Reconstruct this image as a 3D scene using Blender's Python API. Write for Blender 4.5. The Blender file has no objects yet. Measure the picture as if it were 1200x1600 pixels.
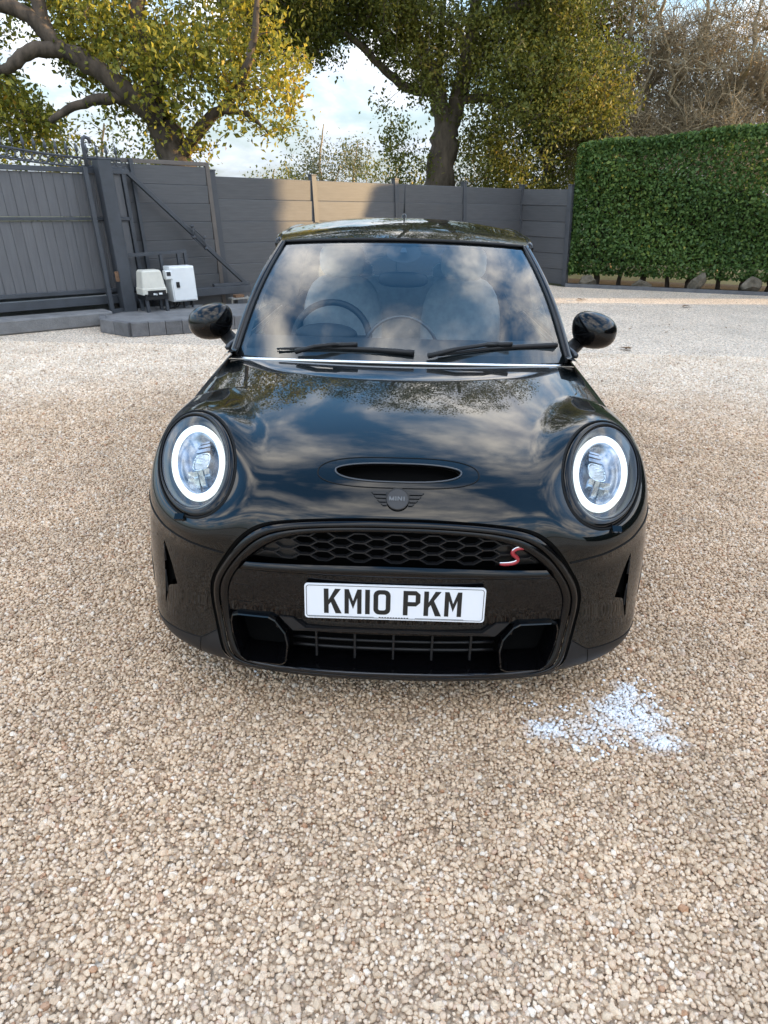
import bpy, math, random
import numpy as np
from mathutils import Vector, Matrix

random.seed(7)
rng = np.random.default_rng(11)
R = math.radians
SC = bpy.context.scene
COL = SC.collection

# ------------------------------------------------------------------ camera
cam_d = bpy.data.cameras.new('camera')
cam = bpy.data.objects.new('camera', cam_d)
COL.objects.link(cam)
SC.camera = cam
cam_d.sensor_fit = 'VERTICAL'
cam_d.sensor_height = 36.0
cam_d.lens = 1064.0 / 1600.0 * 36.0
cam_d.clip_end = 2000
cam_d.clip_start = 0.05
TH, ROLL = R(24.57), R(1.2)
_f = Vector((0, math.cos(TH), -math.sin(TH)))
_r0 = Vector((1, 0, 0))
_u0 = _r0.cross(_f)
_r = _r0 * math.cos(ROLL) + _u0 * math.sin(ROLL)
_u = _u0 * math.cos(ROLL) - _r0 * math.sin(ROLL)
cam.matrix_world = Matrix(((_r.x, _u.x, -_f.x, 0), (_r.y, _u.y, -_f.y, 0), (_r.z, _u.z, -_f.z, 1.50), (0, 0, 0, 1)))

# ------------------------------------------------------------------ sky, sun, exposure
SUN_AZ, SUN_EL = R(6), R(9)          # azimuth measured from +X towards +Y
W = bpy.data.worlds.new('World')
SC.world = W
W.use_nodes = True
nt = W.node_tree
nt.nodes.clear()


def N(tree, typ, **kw):
    n = tree.nodes.new(typ)
    for k, v in kw.items():
        if k == 'inp':
            for a, b in v.items():
                n.inputs[a].default_value = b
        else:
            setattr(n, k, v)
    return n


def L(tree, a, b):
    tree.links.new(a, b)


out = N(nt, 'ShaderNodeOutputWorld')
bg = N(nt, 'ShaderNodeBackground', inp={'Strength': 0.15})
sky = N(nt, 'ShaderNodeTexSky', sky_type='NISHITA', sun_disc=False, sun_elevation=SUN_EL,
        sun_rotation=R(90) - SUN_AZ, altitude=50, air_density=1.0, dust_density=0.6, ozone_density=1.6)
tc = N(nt, 'ShaderNodeTexCoord')
sep = N(nt, 'ShaderNodeSeparateXYZ')
L(nt, tc.outputs['Generated'], sep.inputs[0])
zz = N(nt, 'ShaderNodeMath', operation='MAXIMUM', inp={1: 0.0})
L(nt, sep.outputs['Z'], zz.inputs[0])
za = N(nt, 'ShaderNodeMath', operation='ADD', inp={1: 0.22})
L(nt, zz.outputs[0], za.inputs[0])
dx = N(nt, 'ShaderNodeMath', operation='DIVIDE')
dy = N(nt, 'ShaderNodeMath', operation='DIVIDE')
L(nt, sep.outputs['X'], dx.inputs[0]); L(nt, za.outputs[0], dx.inputs[1])
L(nt, sep.outputs['Y'], dy.inputs[0]); L(nt, za.outputs[0], dy.inputs[1])
cmb = N(nt, 'ShaderNodeCombineXYZ')
L(nt, dx.outputs[0], cmb.inputs[0]); L(nt, dy.outputs[0], cmb.inputs[1])
mp = N(nt, 'ShaderNodeMapping')
mp.inputs['Location'].default_value = (3.1, 1.7, 0)
mp.inputs['Scale'].default_value = (1.5, 1.0, 1)
mp.inputs['Rotation'].default_value = (0, 0, R(30))
L(nt, cmb.outputs[0], mp.inputs[0])
nz = N(nt, 'ShaderNodeTexNoise', inp={'Scale': 1.9, 'Detail': 8, 'Roughness': 0.56, 'Distortion': 0.35})
L(nt, mp.outputs[0], nz.inputs['Vector'])
rp = N(nt, 'ShaderNodeValToRGB')
rp.color_ramp.elements[0].position = 0.40
rp.color_ramp.elements[1].position = 0.64
rp.color_ramp.interpolation = 'EASE'
L(nt, nz.outputs['Fac'], rp.inputs[0])
nz2 = N(nt, 'ShaderNodeTexNoise', inp={'Scale': 4.2, 'Detail': 5, 'Roughness': 0.55})
L(nt, mp.outputs[0], nz2.inputs['Vector'])
rp2 = N(nt, 'ShaderNodeValToRGB')
rp2.color_ramp.elements[0].position = 0.34
rp2.color_ramp.elements[0].color = (3.3, 3.5, 4.0, 1)
rp2.color_ramp.elements[1].position = 0.66
rp2.color_ramp.elements[1].color = (9.0, 8.4, 7.5, 1)
L(nt, nz2.outputs['Fac'], rp2.inputs[0])
mx = N(nt, 'ShaderNodeMix', data_type='RGBA')
L(nt, rp.outputs['Color'], mx.inputs['Factor'])
hs = N(nt, 'ShaderNodeHueSaturation', inp={'Saturation': 1.3, 'Value': 1.5})
L(nt, sky.outputs[0], hs.inputs['Color'])
L(nt, hs.outputs[0], mx.inputs['A'])
L(nt, rp2.outputs[0], mx.inputs['B'])
# pale haze towards the horizon, the same all round
hz = N(nt, 'ShaderNodeMapRange', interpolation_type='SMOOTHSTEP', inp={'From Min': -.02, 'From Max': .60, 'To Min': .95, 'To Max': 0.0})
L(nt, sep.outputs['Z'], hz.inputs[0])
mx2 = N(nt, 'ShaderNodeMix', data_type='RGBA')
mx2.inputs['B'].default_value = (1.08, 1.25, 1.50, 1)
hm = N(nt, 'ShaderNodeMapRange', inp={'From Min': .35, 'From Max': .70, 'To Min': .8, 'To Max': 1.25})
L(nt, nz.outputs['Fac'], hm.inputs[0])
hv = N(nt, 'ShaderNodeVectorMath', operation='SCALE')
hv.inputs[0].default_value = (1.08, 1.25, 1.50)
L(nt, hm.outputs[0], hv.inputs['Scale'])
L(nt, hv.outputs[0], mx2.inputs['B'])
L(nt, hz.outputs[0], mx2.inputs['Factor'])
L(nt, mx.outputs['Result'], mx2.inputs['A'])
L(nt, mx2.outputs['Result'], bg.inputs['Color'])
L(nt, bg.outputs[0], out.inputs[0])

sd = bpy.data.lights.new('sun', 'SUN')
sd.energy = 2.6
sd.angle = R(0.9)
sd.color = (1.0, 0.69, 0.35)
sun = bpy.data.objects.new('sun', sd)
COL.objects.link(sun)
_s = Vector((math.cos(SUN_EL) * math.cos(SUN_AZ), math.cos(SUN_EL) * math.sin(SUN_AZ), math.sin(SUN_EL)))
sun.rotation_euler = _s.to_track_quat('Z', 'Y').to_euler()

SC.view_settings.view_transform = 'Standard'
SC.view_settings.look = 'None'
SC.view_settings.exposure = 1.95
SC.view_settings.gamma = 1.0
SC.view_settings.use_curve_mapping = False
SC.render.engine = 'CYCLES'
SC.cycles.use_denoising = True
SC.cycles.max_bounces = 8
SC.cycles.transparent_max_bounces = 12
SC.cycles.caustics_reflective = False
SC.cycles.caustics_refractive = False
SC.cycles.sample_clamp_indirect = 6

# ------------------------------------------------------------------ materials
MATS = {}


def mat(name, base=(.5, .5, .5), rough=.5, metal=0, coat=0, var=0.0, vscale=8, bump=0.0, bscale=60,
        spec=.5, emit=None, estr=0, detail=4, stretch=(1, 1, 1), base2=None, roughvar=0.0, objvar=0.0):
    m = bpy.data.materials.new(name)
    m.use_nodes = True
    t = m.node_tree
    b = t.nodes['Principled BSDF']
    b.inputs['Base Color'].default_value = (*base, 1)
    b.inputs['Roughness'].default_value = rough
    b.inputs['Metallic'].default_value = metal
    b.inputs['Coat Weight'].default_value = coat
    b.inputs['Coat Roughness'].default_value = 0.015
    b.inputs['Coat IOR'].default_value = 1.5
    b.inputs['Specular IOR Level'].default_value = spec
    if emit:
        b.inputs['Emission Color'].default_value = (*emit, 1)
        b.inputs['Emission Strength'].default_value = estr
    if var or bump or roughvar:
        co = N(t, 'ShaderNodeTexCoord')
        mpg = N(t, 'ShaderNodeMapping')
        mpg.inputs['Scale'].default_value = stretch
        L(t, co.outputs['Object'], mpg.inputs[0])
    if var or roughvar:
        nn = N(t, 'ShaderNodeTexNoise', inp={'Scale': vscale, 'Detail': detail, 'Roughness': .6})
        L(t, mpg.outputs[0], nn.inputs['Vector'])
    if var:
        r = N(t, 'ShaderNodeValToRGB')
        lo = tuple(max(0, c * (1 - var)) for c in base)
        hi = base2 if base2 else tuple(min(1, c * (1 + var)) for c in base)
        r.color_ramp.elements[0].position = .3
        r.color_ramp.elements[1].position = .7
        r.color_ramp.elements[0].color = (*lo, 1)
        r.color_ramp.elements[1].color = (*hi, 1)
        L(t, nn.outputs['Fac'], r.inputs[0])
        if objvar:
            oi = N(t, 'ShaderNodeObjectInfo')
            om = N(t, 'ShaderNodeMapRange', inp={'To Min': 1 - objvar, 'To Max': 1 + objvar}); L(t, oi.outputs['Random'], om.inputs[0])
            ov = N(t, 'ShaderNodeVectorMath', operation='SCALE'); L(t, r.outputs[0], ov.inputs[0]); L(t, om.outputs[0], ov.inputs['Scale'])
            L(t, ov.outputs[0], b.inputs['Base Color'])
        else:
            L(t, r.outputs[0], b.inputs['Base Color'])
    if roughvar:
        mr = N(t, 'ShaderNodeMapRange', inp={'To Min': max(0.02, rough - roughvar), 'To Max': rough + roughvar})
        L(t, nn.outputs['Fac'], mr.inputs[0])
        L(t, mr.outputs[0], b.inputs['Roughness'])
    if bump:
        bn = N(t, 'ShaderNodeTexNoise', inp={'Scale': bscale, 'Detail': 5, 'Roughness': .65})
        L(t, mpg.outputs[0], bn.inputs['Vector'])
        bu = N(t, 'ShaderNodeBump', inp={'Strength': bump, 'Distance': .02})
        L(t, bn.outputs['Fac'], bu.inputs['Height'])
        L(t, bu.outputs[0], b.inputs['Normal'])
    MATS[name] = m
    return m


def glassmat(name, tint=(.75, .82, .82), ior=1.52, rough=0.0, faces=1.9):
    m = bpy.data.materials.new(name)
    m.use_nodes = True
    t = m.node_tree
    t.nodes.clear()
    o = N(t, 'ShaderNodeOutputMaterial')
    tr = N(t, 'ShaderNodeBsdfTransparent', inp={'Color': (*tint, 1)})
    gl = N(t, 'ShaderNodeBsdfGlossy', inp={'Color': (1, 1, 1, 1), 'Roughness': rough})
    ge = N(t, 'ShaderNodeNewGeometry')
    dt = N(t, 'ShaderNodeVectorMath', operation='DOT_PRODUCT')
    L(t, ge.outputs['Incoming'], dt.inputs[0]); L(t, ge.outputs['Normal'], dt.inputs[1])
    ab = N(t, 'ShaderNodeMath', operation='ABSOLUTE'); L(t, dt.outputs['Value'], ab.inputs[0])
    om = N(t, 'ShaderNodeMath', operation='SUBTRACT', inp={0: 1.0}); L(t, ab.outputs[0], om.inputs[1])
    pw_ = N(t, 'ShaderNodeMath', operation='POWER', inp={1: 5.0}); L(t, om.outputs[0], pw_.inputs[0])
    f0 = ((ior - 1) / (ior + 1)) ** 2
    fr = N(t, 'ShaderNodeMath', operation='MULTIPLY_ADD', inp={1: 1 - f0, 2: f0}); L(t, pw_.outputs[0], fr.inputs[0])
    ml = N(t, 'ShaderNodeMath', operation='MULTIPLY', inp={1: faces}, use_clamp=True)   # the two faces of a real pane
    mxs = N(t, 'ShaderNodeMixShader')
    L(t, fr.outputs[0], ml.inputs[0])
    L(t, ml.outputs[0], mxs.inputs[0])
    L(t, tr.outputs[0], mxs.inputs[1])
    L(t, gl.outputs[0], mxs.inputs[2])
    L(t, mxs.outputs[0], o.inputs[0])
    MATS[name] = m
    return m


def leafmat(name, cols, transl=.35):
    """cols: list of (pos, rgb) picked by the per leaf value 'leaf'"""
    m = bpy.data.materials.new(name)
    m.use_nodes = True
    t = m.node_tree
    b = t.nodes['Principled BSDF']
    o = t.nodes['Material Output']
    b.inputs['Roughness'].default_value = .5
    b.inputs['Specular IOR Level'].default_value = .35
    at = N(t, 'ShaderNodeAttribute', attribute_name='leaf')
    r = N(t, 'ShaderNodeValToRGB')
    el = r.color_ramp.elements
    while len(el) < len(cols):
        el.new(.5)
    for e, (p, c) in zip(el, cols):
        e.position = p
        e.color = (*c, 1)
    L(t, at.outputs['Fac'], r.inputs[0])
    L(t, r.outputs[0], b.inputs['Base Color'])
    tl = N(t, 'ShaderNodeBsdfTranslucent')
    L(t, r.outputs[0], tl.inputs['Color'])
    mxs = N(t, 'ShaderNodeMixShader', inp={0: transl})
    L(t, b.outputs[0], mxs.inputs[1])
    L(t, tl.outputs[0], mxs.inputs[2])
    L(t, mxs.outputs[0], o.inputs[0])
    MATS[name] = m
    return m


mat('paint', (.0018, .0028, .0030), .35, coat=.95, spec=.03)
mat('gloss_black', (.002, .002, .0025), .3, coat=.7, spec=.05)
mat('satin_plastic', (.011, .011, .012), .45, var=.15, vscale=40, spec=.35)
mat('grille_plastic', (.012, .012, .013), .35, spec=.35)
mat('matte_black', (.006, .006, .007), .55)
mat('void_black', (.002, .002, .002), .9, spec=.1)
mat('gap_black', (.002, .002, .002), .6, spec=.2)
mat('badge_black', (.004, .004, .004), .3)
mat('badge_grey', (.020, .021, .023), .35)
mat('badge_letter', (.12, .125, .13), .35)
mat('chrome', (.75, .77, .80), .12, metal=1)
mat('satin_trim', (.075, .08, .088), .28, metal=.6)
mat('trim_strip', (.86, .88, .90), .25, metal=1)
mat('rubber', (.012, .012, .012), .7, bump=.1, bscale=200)
mat('red_badge', (.32, .018, .028), .3, coat=.5)
mat('plate_white', (.78, .80, .84), .35)
mat('plate_ink', (.008, .008, .008), .45)
mat('led_ring', (.7, .75, .75), .4, emit=(.93, 1.0, .94), estr=.29)
mat('led_core', (.50, .55, .60), .1, emit=(.85, .93, 1.0), estr=.055, var=.5, vscale=30, stretch=(1, 1, 4))
mat('lamp_bowl', (.30, .34, .40), .22, metal=.7, var=.5, vscale=26)
mat('lamp_dark', (.02, .023, .03), .2, metal=.3)
mat('lamp_facet', (.62, .67, .74), .18, metal=.9, var=.5, vscale=60)
mat('cabin_dark', (.020, .021, .024), .6, var=.2, vscale=30)
mat('cabin_grey', (.40, .41, .42), .7, var=.15, vscale=20)
mat('cabin_light', (.62, .62, .61), .7, var=.12, vscale=14)
mat('dash_stitch', (.05, .05, .052), .55)
glassmat('windscreen_glass', (.78, .86, .88), ior=1.54, faces=1.9)
glassmat('cabin_glass', (.55, .60, .61))
glassmat('lens_glass', (.95, .97, .98), ior=1.45, faces=1.0)

mat('fence_board', (.080, .082, .087), .55, var=.14, vscale=3, bump=.12, bscale=26, stretch=(1, 1, 14), objvar=.09)
mat('fence_post', (.060, .065, .074), .5, var=.12, vscale=6)
mat('gate_board', (.110, .112, .119), .6, var=.14, vscale=3, bump=.12, bscale=30, stretch=(14, 14, 1), objvar=.07)
mat('gate_steel', (.050, .056, .066), .5, var=.18, vscale=7, roughvar=.1)
mat('brown_frame', (.115, .100, .090), .55, var=.15, vscale=5)
mat('concrete', (.17, .17, .172), .9, var=.25, vscale=5, bump=.4, bscale=60)
mat('paving', (.135, .135, .14), .9, var=.25, vscale=9, bump=.35, bscale=80, objvar=.15)
mat('cream_plastic', (.66, .64, .56), .45, var=.08, vscale=9)
mat('white_enamel', (.78, .80, .80), .4, var=.05, vscale=6)
mat('galvanised', (.42, .42, .40), .45, metal=.7, var=.2, vscale=25)
mat('rust', (.16, .09, .05), .8, var=.4, vscale=40)
mat('boulder', (.15, .125, .088), .95, var=.5, vscale=6, bump=1.0, bscale=16, base2=(.22, .195, .155), spec=.2)
mat('soil', (.055, .042, .032), .95, var=.5, vscale=14, bump=.8, bscale=30)
mat('edging', (.12, .125, .135), .8, var=.2, vscale=10)
mat('bark', (.085, .064, .047), .95, var=.6, vscale=7, bump=1.0, bscale=12, stretch=(1, 1, .35))
mat('bark_pale', (.36, .29, .185), .95, var=.45, vscale=9, bump=.9, bscale=14, stretch=(1, 1, .4))
mat('bark_dark', (.12, .095, .072), .95, var=.5, vscale=6, bump=1.0, bscale=8, stretch=(1, 1, .3))
mat('grass', (.085, .095, .035), .95, var=.4, vscale=.8, bump=.6, bscale=20)
mat('foam_white', (.86, .87, .90), .6)
mat('brick_wall', (.27, .15, .10), .9, var=.25, vscale=4, bump=.3, bscale=30)
mat('roof_tile', (.09, .07, .065), .85, var=.3, vscale=6)
mat('dead_leaf', (.16, .09, .04), .8, var=.4, vscale=30)
leafmat('leaf_yellow', [(0, (.075, .095, .022)), (.40, (.20, .215, .036)), (.68, (.40, .36, .050)), (.92, (.56, .44, .055)), (1, (.48, .27, .045))], .45)
leafmat('leaf_oak', [(0, (.056, .074, .017)), (.45, (.150, .165, .030)), (.8, (.27, .24, .042)), (1, (.34, .23, .05))], .40)
leafmat('leaf_dark', [(0, (.020, .032, .012)), (.6, (.040, .060, .018)), (1, (.08, .09, .025))], .3)
leafmat('leaf_hedge', [(0, (.042, .092, .026)), (.6, (.105, .185, .044)), (.9, (.20, .26, .050)), (1, (.38, .34, .06))], .3)
leafmat('leaf_far', [(0, (.10, .12, .06)), (.6, (.18, .19, .09)), (1, (.30, .27, .13))], .35)
leafmat('leaf_brown', [(0, (.075, .065, .026)), (.5, (.15, .115, .045)), (1, (.30, .17, .06))], .35)


# ------------------------------------------------------------------ mesh helpers
def tag(o, label=None, cat=None, group=None, kind=None):
    if label: o['label'] = label
    if cat: o['category'] = cat
    if group: o['group'] = group
    if kind: o['kind'] = kind
    return o


def empty(name, loc=(0, 0, 0), rz=0):
    o = bpy.data.objects.new(name, None)
    o.empty_display_size = .1
    o.location = loc
    o.rotation_euler = (0, 0, rz)
    COL.objects.link(o)
    return o


def link(name, me, m, parent=None, smooth=False, loc=None):
    me.materials.append(MATS[m])
    o = bpy.data.objects.new(name, me)
    COL.objects.link(o)
    if smooth:
        me.polygons.foreach_set('use_smooth', [True] * len(me.polygons))
    if parent:
        o.parent = parent
    if loc is not None:
        o.location = loc
    return o


def fastmesh(name, V, F):
    """V (n,3), F (m,k) uniform polygons"""
    V = np.asarray(V, np.float32)
    F = np.asarray(F, np.int32)
    me = bpy.data.meshes.new(name)
    me.vertices.add(len(V))
    me.vertices.foreach_set('co', V.ravel())
    k = F.shape[1]
    me.loops.add(F.size)
    me.loops.foreach_set('vertex_index', F.ravel())
    me.polygons.add(len(F))
    me.polygons.foreach_set('loop_start', np.arange(0, F.size, k, dtype=np.int32))
    me.polygons.foreach_set('loop_total', np.full(len(F), k, np.int32))
    me.update(calc_edges=True)
    return me


def frame_of(d, up=(0, 0, 1)):
    d = np.asarray(d, float); d = d / np.linalg.norm(d)
    up = np.asarray(up, float)
    s = np.cross(d, up)
    if np.linalg.norm(s) < 1e-5:
        s = np.cross(d, (0, 1, 0))
    s /= np.linalg.norm(s)
    return d, s, np.cross(s, d)


class MB:
    def __init__(s):
        s.v = []; s.f = []; s.off = np.zeros(3)

    def add(s, V, F):
        n = len(s.v)
        s.v += [tuple(map(float, p)) for p in V]
        s.f += [tuple(int(i) + n for i in q) for q in F]
        return s

    def box(s, lo, hi):
        (a, b, c), (d, e, g) = lo, hi
        return s.add([(a, b, c), (d, b, c), (d, e, c), (a, e, c), (a, b, g), (d, b, g), (d, e, g), (a, e, g)],
                     [(0, 3, 2, 1), (4, 5, 6, 7), (0, 1, 5, 4), (1, 2, 6, 5), (2, 3, 7, 6), (3, 0, 4, 7)])

    def bar(s, p0, p1, w, h, up=(0, 0, 1), bev=0.0):
        """box along p0-p1, w across, h along up"""
        p0 = np.asarray(p0, float); p1 = np.asarray(p1, float)
        d, a, u = frame_of(p1 - p0, up)
        if bev <= 0:
            prof = [(-w / 2, -h / 2), (w / 2, -h / 2), (w / 2, h / 2), (-w / 2, h / 2)]
        else:
            b = bev
            prof = [(-w / 2 + b, -h / 2), (w / 2 - b, -h / 2), (w / 2, -h / 2 + b), (w / 2, h / 2 - b),
                    (w / 2 - b, h / 2), (-w / 2 + b, h / 2), (-w / 2, h / 2 - b), (-w / 2, -h / 2 + b)]
        n = len(prof)
        V = [p0 + a * x + u * y for x, y in prof] + [p1 + a * x + u * y for x, y in prof]
        F = [tuple(range(n))[::-1], tuple(range(n, 2 * n))] + [(i, (i + 1) % n, n + (i + 1) % n, n + i) for i in range(n)]
        return s.add(V, [q[::-1] for q in F])

    def tube(s, pts, r, n=8, closed=False, cap=True):
        pts = [np.asarray(p, float) for p in pts]
        m = len(pts)
        rr = r if hasattr(r, '__len__') else [r] * m
        V = []; ref = None
        for i in range(m):
            if closed:
                d = pts[(i + 1) % m] - pts[i - 1]
            else:
                d = pts[min(i + 1, m - 1)] - pts[max(i - 1, 0)]
            d /= np.linalg.norm(d) + 1e-12
            if ref is None:
                _, a, u = frame_of(d)
            else:
                a = ref - d * (ref @ d); a /= np.linalg.norm(a) + 1e-12; u = np.cross(a, d)
            ref = a
            for k in range(n):
                t = 2 * math.pi * k / n
                V.append(pts[i] + rr[i] * (a * math.cos(t) + u * math.sin(t)))
        F = []
        for i in range(m if closed else m - 1):
            j = (i + 1) % m
            F += [(i * n + k, i * n + (k + 1) % n, j * n + (k + 1) % n, j * n + k) for k in range(n)]
        if cap and not closed:
            F += [tuple(range(n))[::-1], tuple((m - 1) * n + k for k in range(n))]
        return s.add(V, F)

    def prism(s, poly, fn, t0, t1):
        """poly 2d, fn(x,y,t)->3d"""
        n = len(poly)
        V = [fn(x, y, t0) for x, y in poly] + [fn(x, y, t1) for x, y in poly]
        F = [tuple(range(n))[::-1], tuple(range(n, 2 * n))] + [(i, (i + 1) % n, n + (i + 1) % n, n + i) for i in range(n)]
        return s.add(V, F)

    def grid(s, P, close_u=False):
        """P (a,b,3)"""
        P = np.asarray(P); a, b = P.shape[:2]
        V = P.reshape(-1, 3)
        F = [(i * b + j, i * b + (j + 1) % b, (i + 1) * b + (j + 1) % b, (i + 1) * b + j)
             for i in range(a - 1) for j in range(b if close_u else b - 1)]
        return s.add(V, F)

    def sphere(s, c, r, nu=16, nv=10, pw=1.0, rot=None):
        """superellipsoid"""
        r = np.asarray(r if hasattr(r, '__len__') else (r, r, r), float)
        P = []
        sg = lambda v: math.copysign(abs(v) ** pw, v)
        for i in range(nv + 1):
            ph = -math.pi / 2 + math.pi * i / nv
            row = []
            for j in range(nu):
                th = 2 * math.pi * j / nu
                p = np.array([sg(math.cos(ph)) * sg(math.cos(th)), sg(math.cos(ph)) * sg(math.sin(th)), sg(math.sin(ph))]) * r
                if rot is not None: p = rot @ p
                row.append(p + np.asarray(c))
            P.append(row)
        return s.grid(np.array(P), close_u=True)

    def build(s, name, m, parent=None, smooth=False, loc=None, world=True, bevel=0, lean=None):
        V = np.array(s.v, float)
        if lean is not None:
            V[:, 0] -= LEAN * (V[:, 2])
        pr = parent
        while pr is not None and world:
            if pr.get('_w'): V = V - np.array(pr.location)
            pr = pr.parent
        if loc is not None:
            V = V - np.array(loc)
        me = bpy.data.meshes.new(name)
        me.from_pydata(V.tolist(), [], s.f)
        me.update()
        o = link(name, me, m, parent, smooth, loc)
        if bevel:
            md = o.modifiers.new('bevel', 'BEVEL')
            md.width = bevel; md.segments = 2; md.limit_method = 'ANGLE'
        if smooth == 'auto':
            pass
        return o


def split_build(mb, name, m, parent, smooth=False):
    """one object for each loose piece collected in mb"""
    n = len(mb.v); par = list(range(n))

    def find(i):
        while par[i] != i:
            par[i] = par[par[i]]; i = par[i]
        return i
    for q in mb.f:
        r0 = find(q[0])
        for i in q[1:]:
            ri = find(i)
            if ri != r0: par[ri] = r0
    groups = {}
    for q in mb.f: groups.setdefault(find(q[0]), []).append(q)
    for fs in groups.values():
        u = sorted({i for q in fs for i in q}); mp_ = {i: k for k, i in enumerate(u)}
        b = MB(); b.v = [mb.v[i] for i in u]; b.f = [tuple(mp_[i] for i in q) for q in fs]
        b.build(name, m, parent, smooth)


LEAN = 0.055      # the yard falls to the right, so plumb things lean against it


def wempty(name, loc):
    o = empty(name, loc)
    o['_w'] = 1
    return o


def smoothstep(a, b, x):
    t = np.clip((x - a) / (b - a), 0, 1)
    return t * t * (3 - 2 * t)


def nspline(t, Y, tt):
    t = np.asarray(t, float); Y = np.asarray(Y, float); tt = np.atleast_1d(np.asarray(tt, float))
    one = Y.ndim == 1
    if one: Y = Y[:, None]
    n = len(t); h = np.diff(t)
    A = np.eye(n); B = np.zeros_like(Y)
    for i in range(1, n - 1):
        A[i, i - 1] = h[i - 1]; A[i, i] = 2 * (h[i - 1] + h[i]); A[i, i + 1] = h[i]
        B[i] = 6 * ((Y[i + 1] - Y[i]) / h[i] - (Y[i] - Y[i - 1]) / h[i - 1])
    M = np.linalg.solve(A, B)
    k = np.clip(np.searchsorted(t, tt) - 1, 0, n - 2)
    a = (tt - t[k])[:, None]; b = (t[k + 1] - tt)[:, None]; H = h[k][:, None]
    r = M[k] * b ** 3 / (6 * H) + M[k + 1] * a ** 3 / (6 * H) + (Y[k] / H - M[k] * H / 6) * b + (Y[k + 1] / H - M[k + 1] * H / 6) * a
    return r[:, 0] if one else r

def rrect(w, h, r, n=5):
    o = []
    for cx, cy, a0 in ((w - r, h - r, 0), (-w + r, h - r, 90), (-w + r, -h + r, 180), (w - r, -h + r, 270)):
        for k in range(n + 1):
            a = R(a0 + 90 * k / n); o.append((cx + r * math.cos(a), cy + r * math.sin(a)))
    return o

# ================================================================== ground
mb = MB()
mb.add([(-400, -400, -.06), (400, -400, -.06), (400, 400, -.06), (-400, 400, -.06)], [(0, 1, 2, 3)])
tag(mb.build('ground', 'grass'), kind='structure')

A_F, C_F, E_F = np.array([-2.42, 10.6]), np.array([2.76, 15.35]), np.array([3.56, 14.50])
GP0 = np.array([-3.40, 9.20])                  # foot of the gate post
GD = np.array([.74, .67]); GD /= np.linalg.norm(GD)
GN_ = np.array([GD[1], -GD[0]])                # towards the yard


def damp_nodes(t):
    """0 where the gravel is wet from washing, 1 where it is dry; in place coordinates"""
    g = N(t, 'ShaderNodeNewGeometry')
    s = N(t, 'ShaderNodeSeparateXYZ'); L(t, g.outputs['Position'], s.inputs[0])
    a = N(t, 'ShaderNodeMath', operation='DIVIDE', inp={1: 4.3}); L(t, s.outputs['X'], a.inputs[0])
    b = N(t, 'ShaderNodeMath', operation='SUBTRACT', inp={1: 3.35}); L(t, s.outputs['Y'], b.inputs[0])
    c = N(t, 'ShaderNodeMath', operation='DIVIDE', inp={1: 2.55}); L(t, b.outputs[0], c.inputs[0])
    a2 = N(t, 'ShaderNodeMath', operation='POWER', inp={1: 2}); L(t, a.outputs[0], a2.inputs[0])
    c2 = N(t, 'ShaderNodeMath', operation='POWER', inp={1: 2}); L(t, c.outputs[0], c2.inputs[0])
    d = N(t, 'ShaderNodeMath', operation='ADD'); L(t, a2.outputs[0], d.inputs[0]); L(t, c2.outputs[0], d.inputs[1])
    e = N(t, 'ShaderNodeMath', operation='SQRT'); L(t, d.outputs[0], e.inputs[0])
    nz_ = N(t, 'ShaderNodeTexNoise', inp={'Scale': 1.5, 'Detail': 6, 'Roughness': .65}); L(t, g.outputs['Position'], nz_.inputs['Vector'])
    f = N(t, 'ShaderNodeMath', operation='MULTIPLY_ADD', inp={1: .55, 2: -.27}); L(t, nz_.outputs['Fac'], f.inputs[0])
    h = N(t, 'ShaderNodeMath', operation='ADD'); L(t, e.outputs[0], h.inputs[0]); L(t, f.outputs[0], h.inputs[1])
    m_ = N(t, 'ShaderNodeMapRange', interpolation_type='SMOOTHSTEP', inp={'From Min': .72, 'From Max': 1.42}); L(t, h.outputs[0], m_.inputs[0])
    return g, m_.outputs[0]


STONE_DRY = [(0, (.45, .34, .25)), (.12, (0.662, 0.520, 0.385)), (.35, (0.788, 0.660, 0.517)), (.6, (0.851, 0.745, 0.611)), (.8, (0.724, 0.560, 0.414)), (.93, (0.920, 0.850, 0.752)), (1, (0.504, 0.310, 0.188))]
STONE_WET = [(0, (.34, .23, .15)), (.12, (0.514, 0.360, 0.226)), (.35, (0.672, 0.490, 0.324)), (.6, (0.756, 0.575, 0.404)), (.8, (0.588, 0.400, 0.254)), (.93, (0.819, 0.700, 0.564)), (1, (0.420, 0.210, 0.103))]


def ramp(t, stops):
    r = N(t, 'ShaderNodeValToRGB'); el = r.color_ramp.elements
    while len(el) < len(stops): el.new(.5)
    for e, (p, c) in zip(el, stops): e.position = p; e.color = (*c, 1)
    return r


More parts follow.
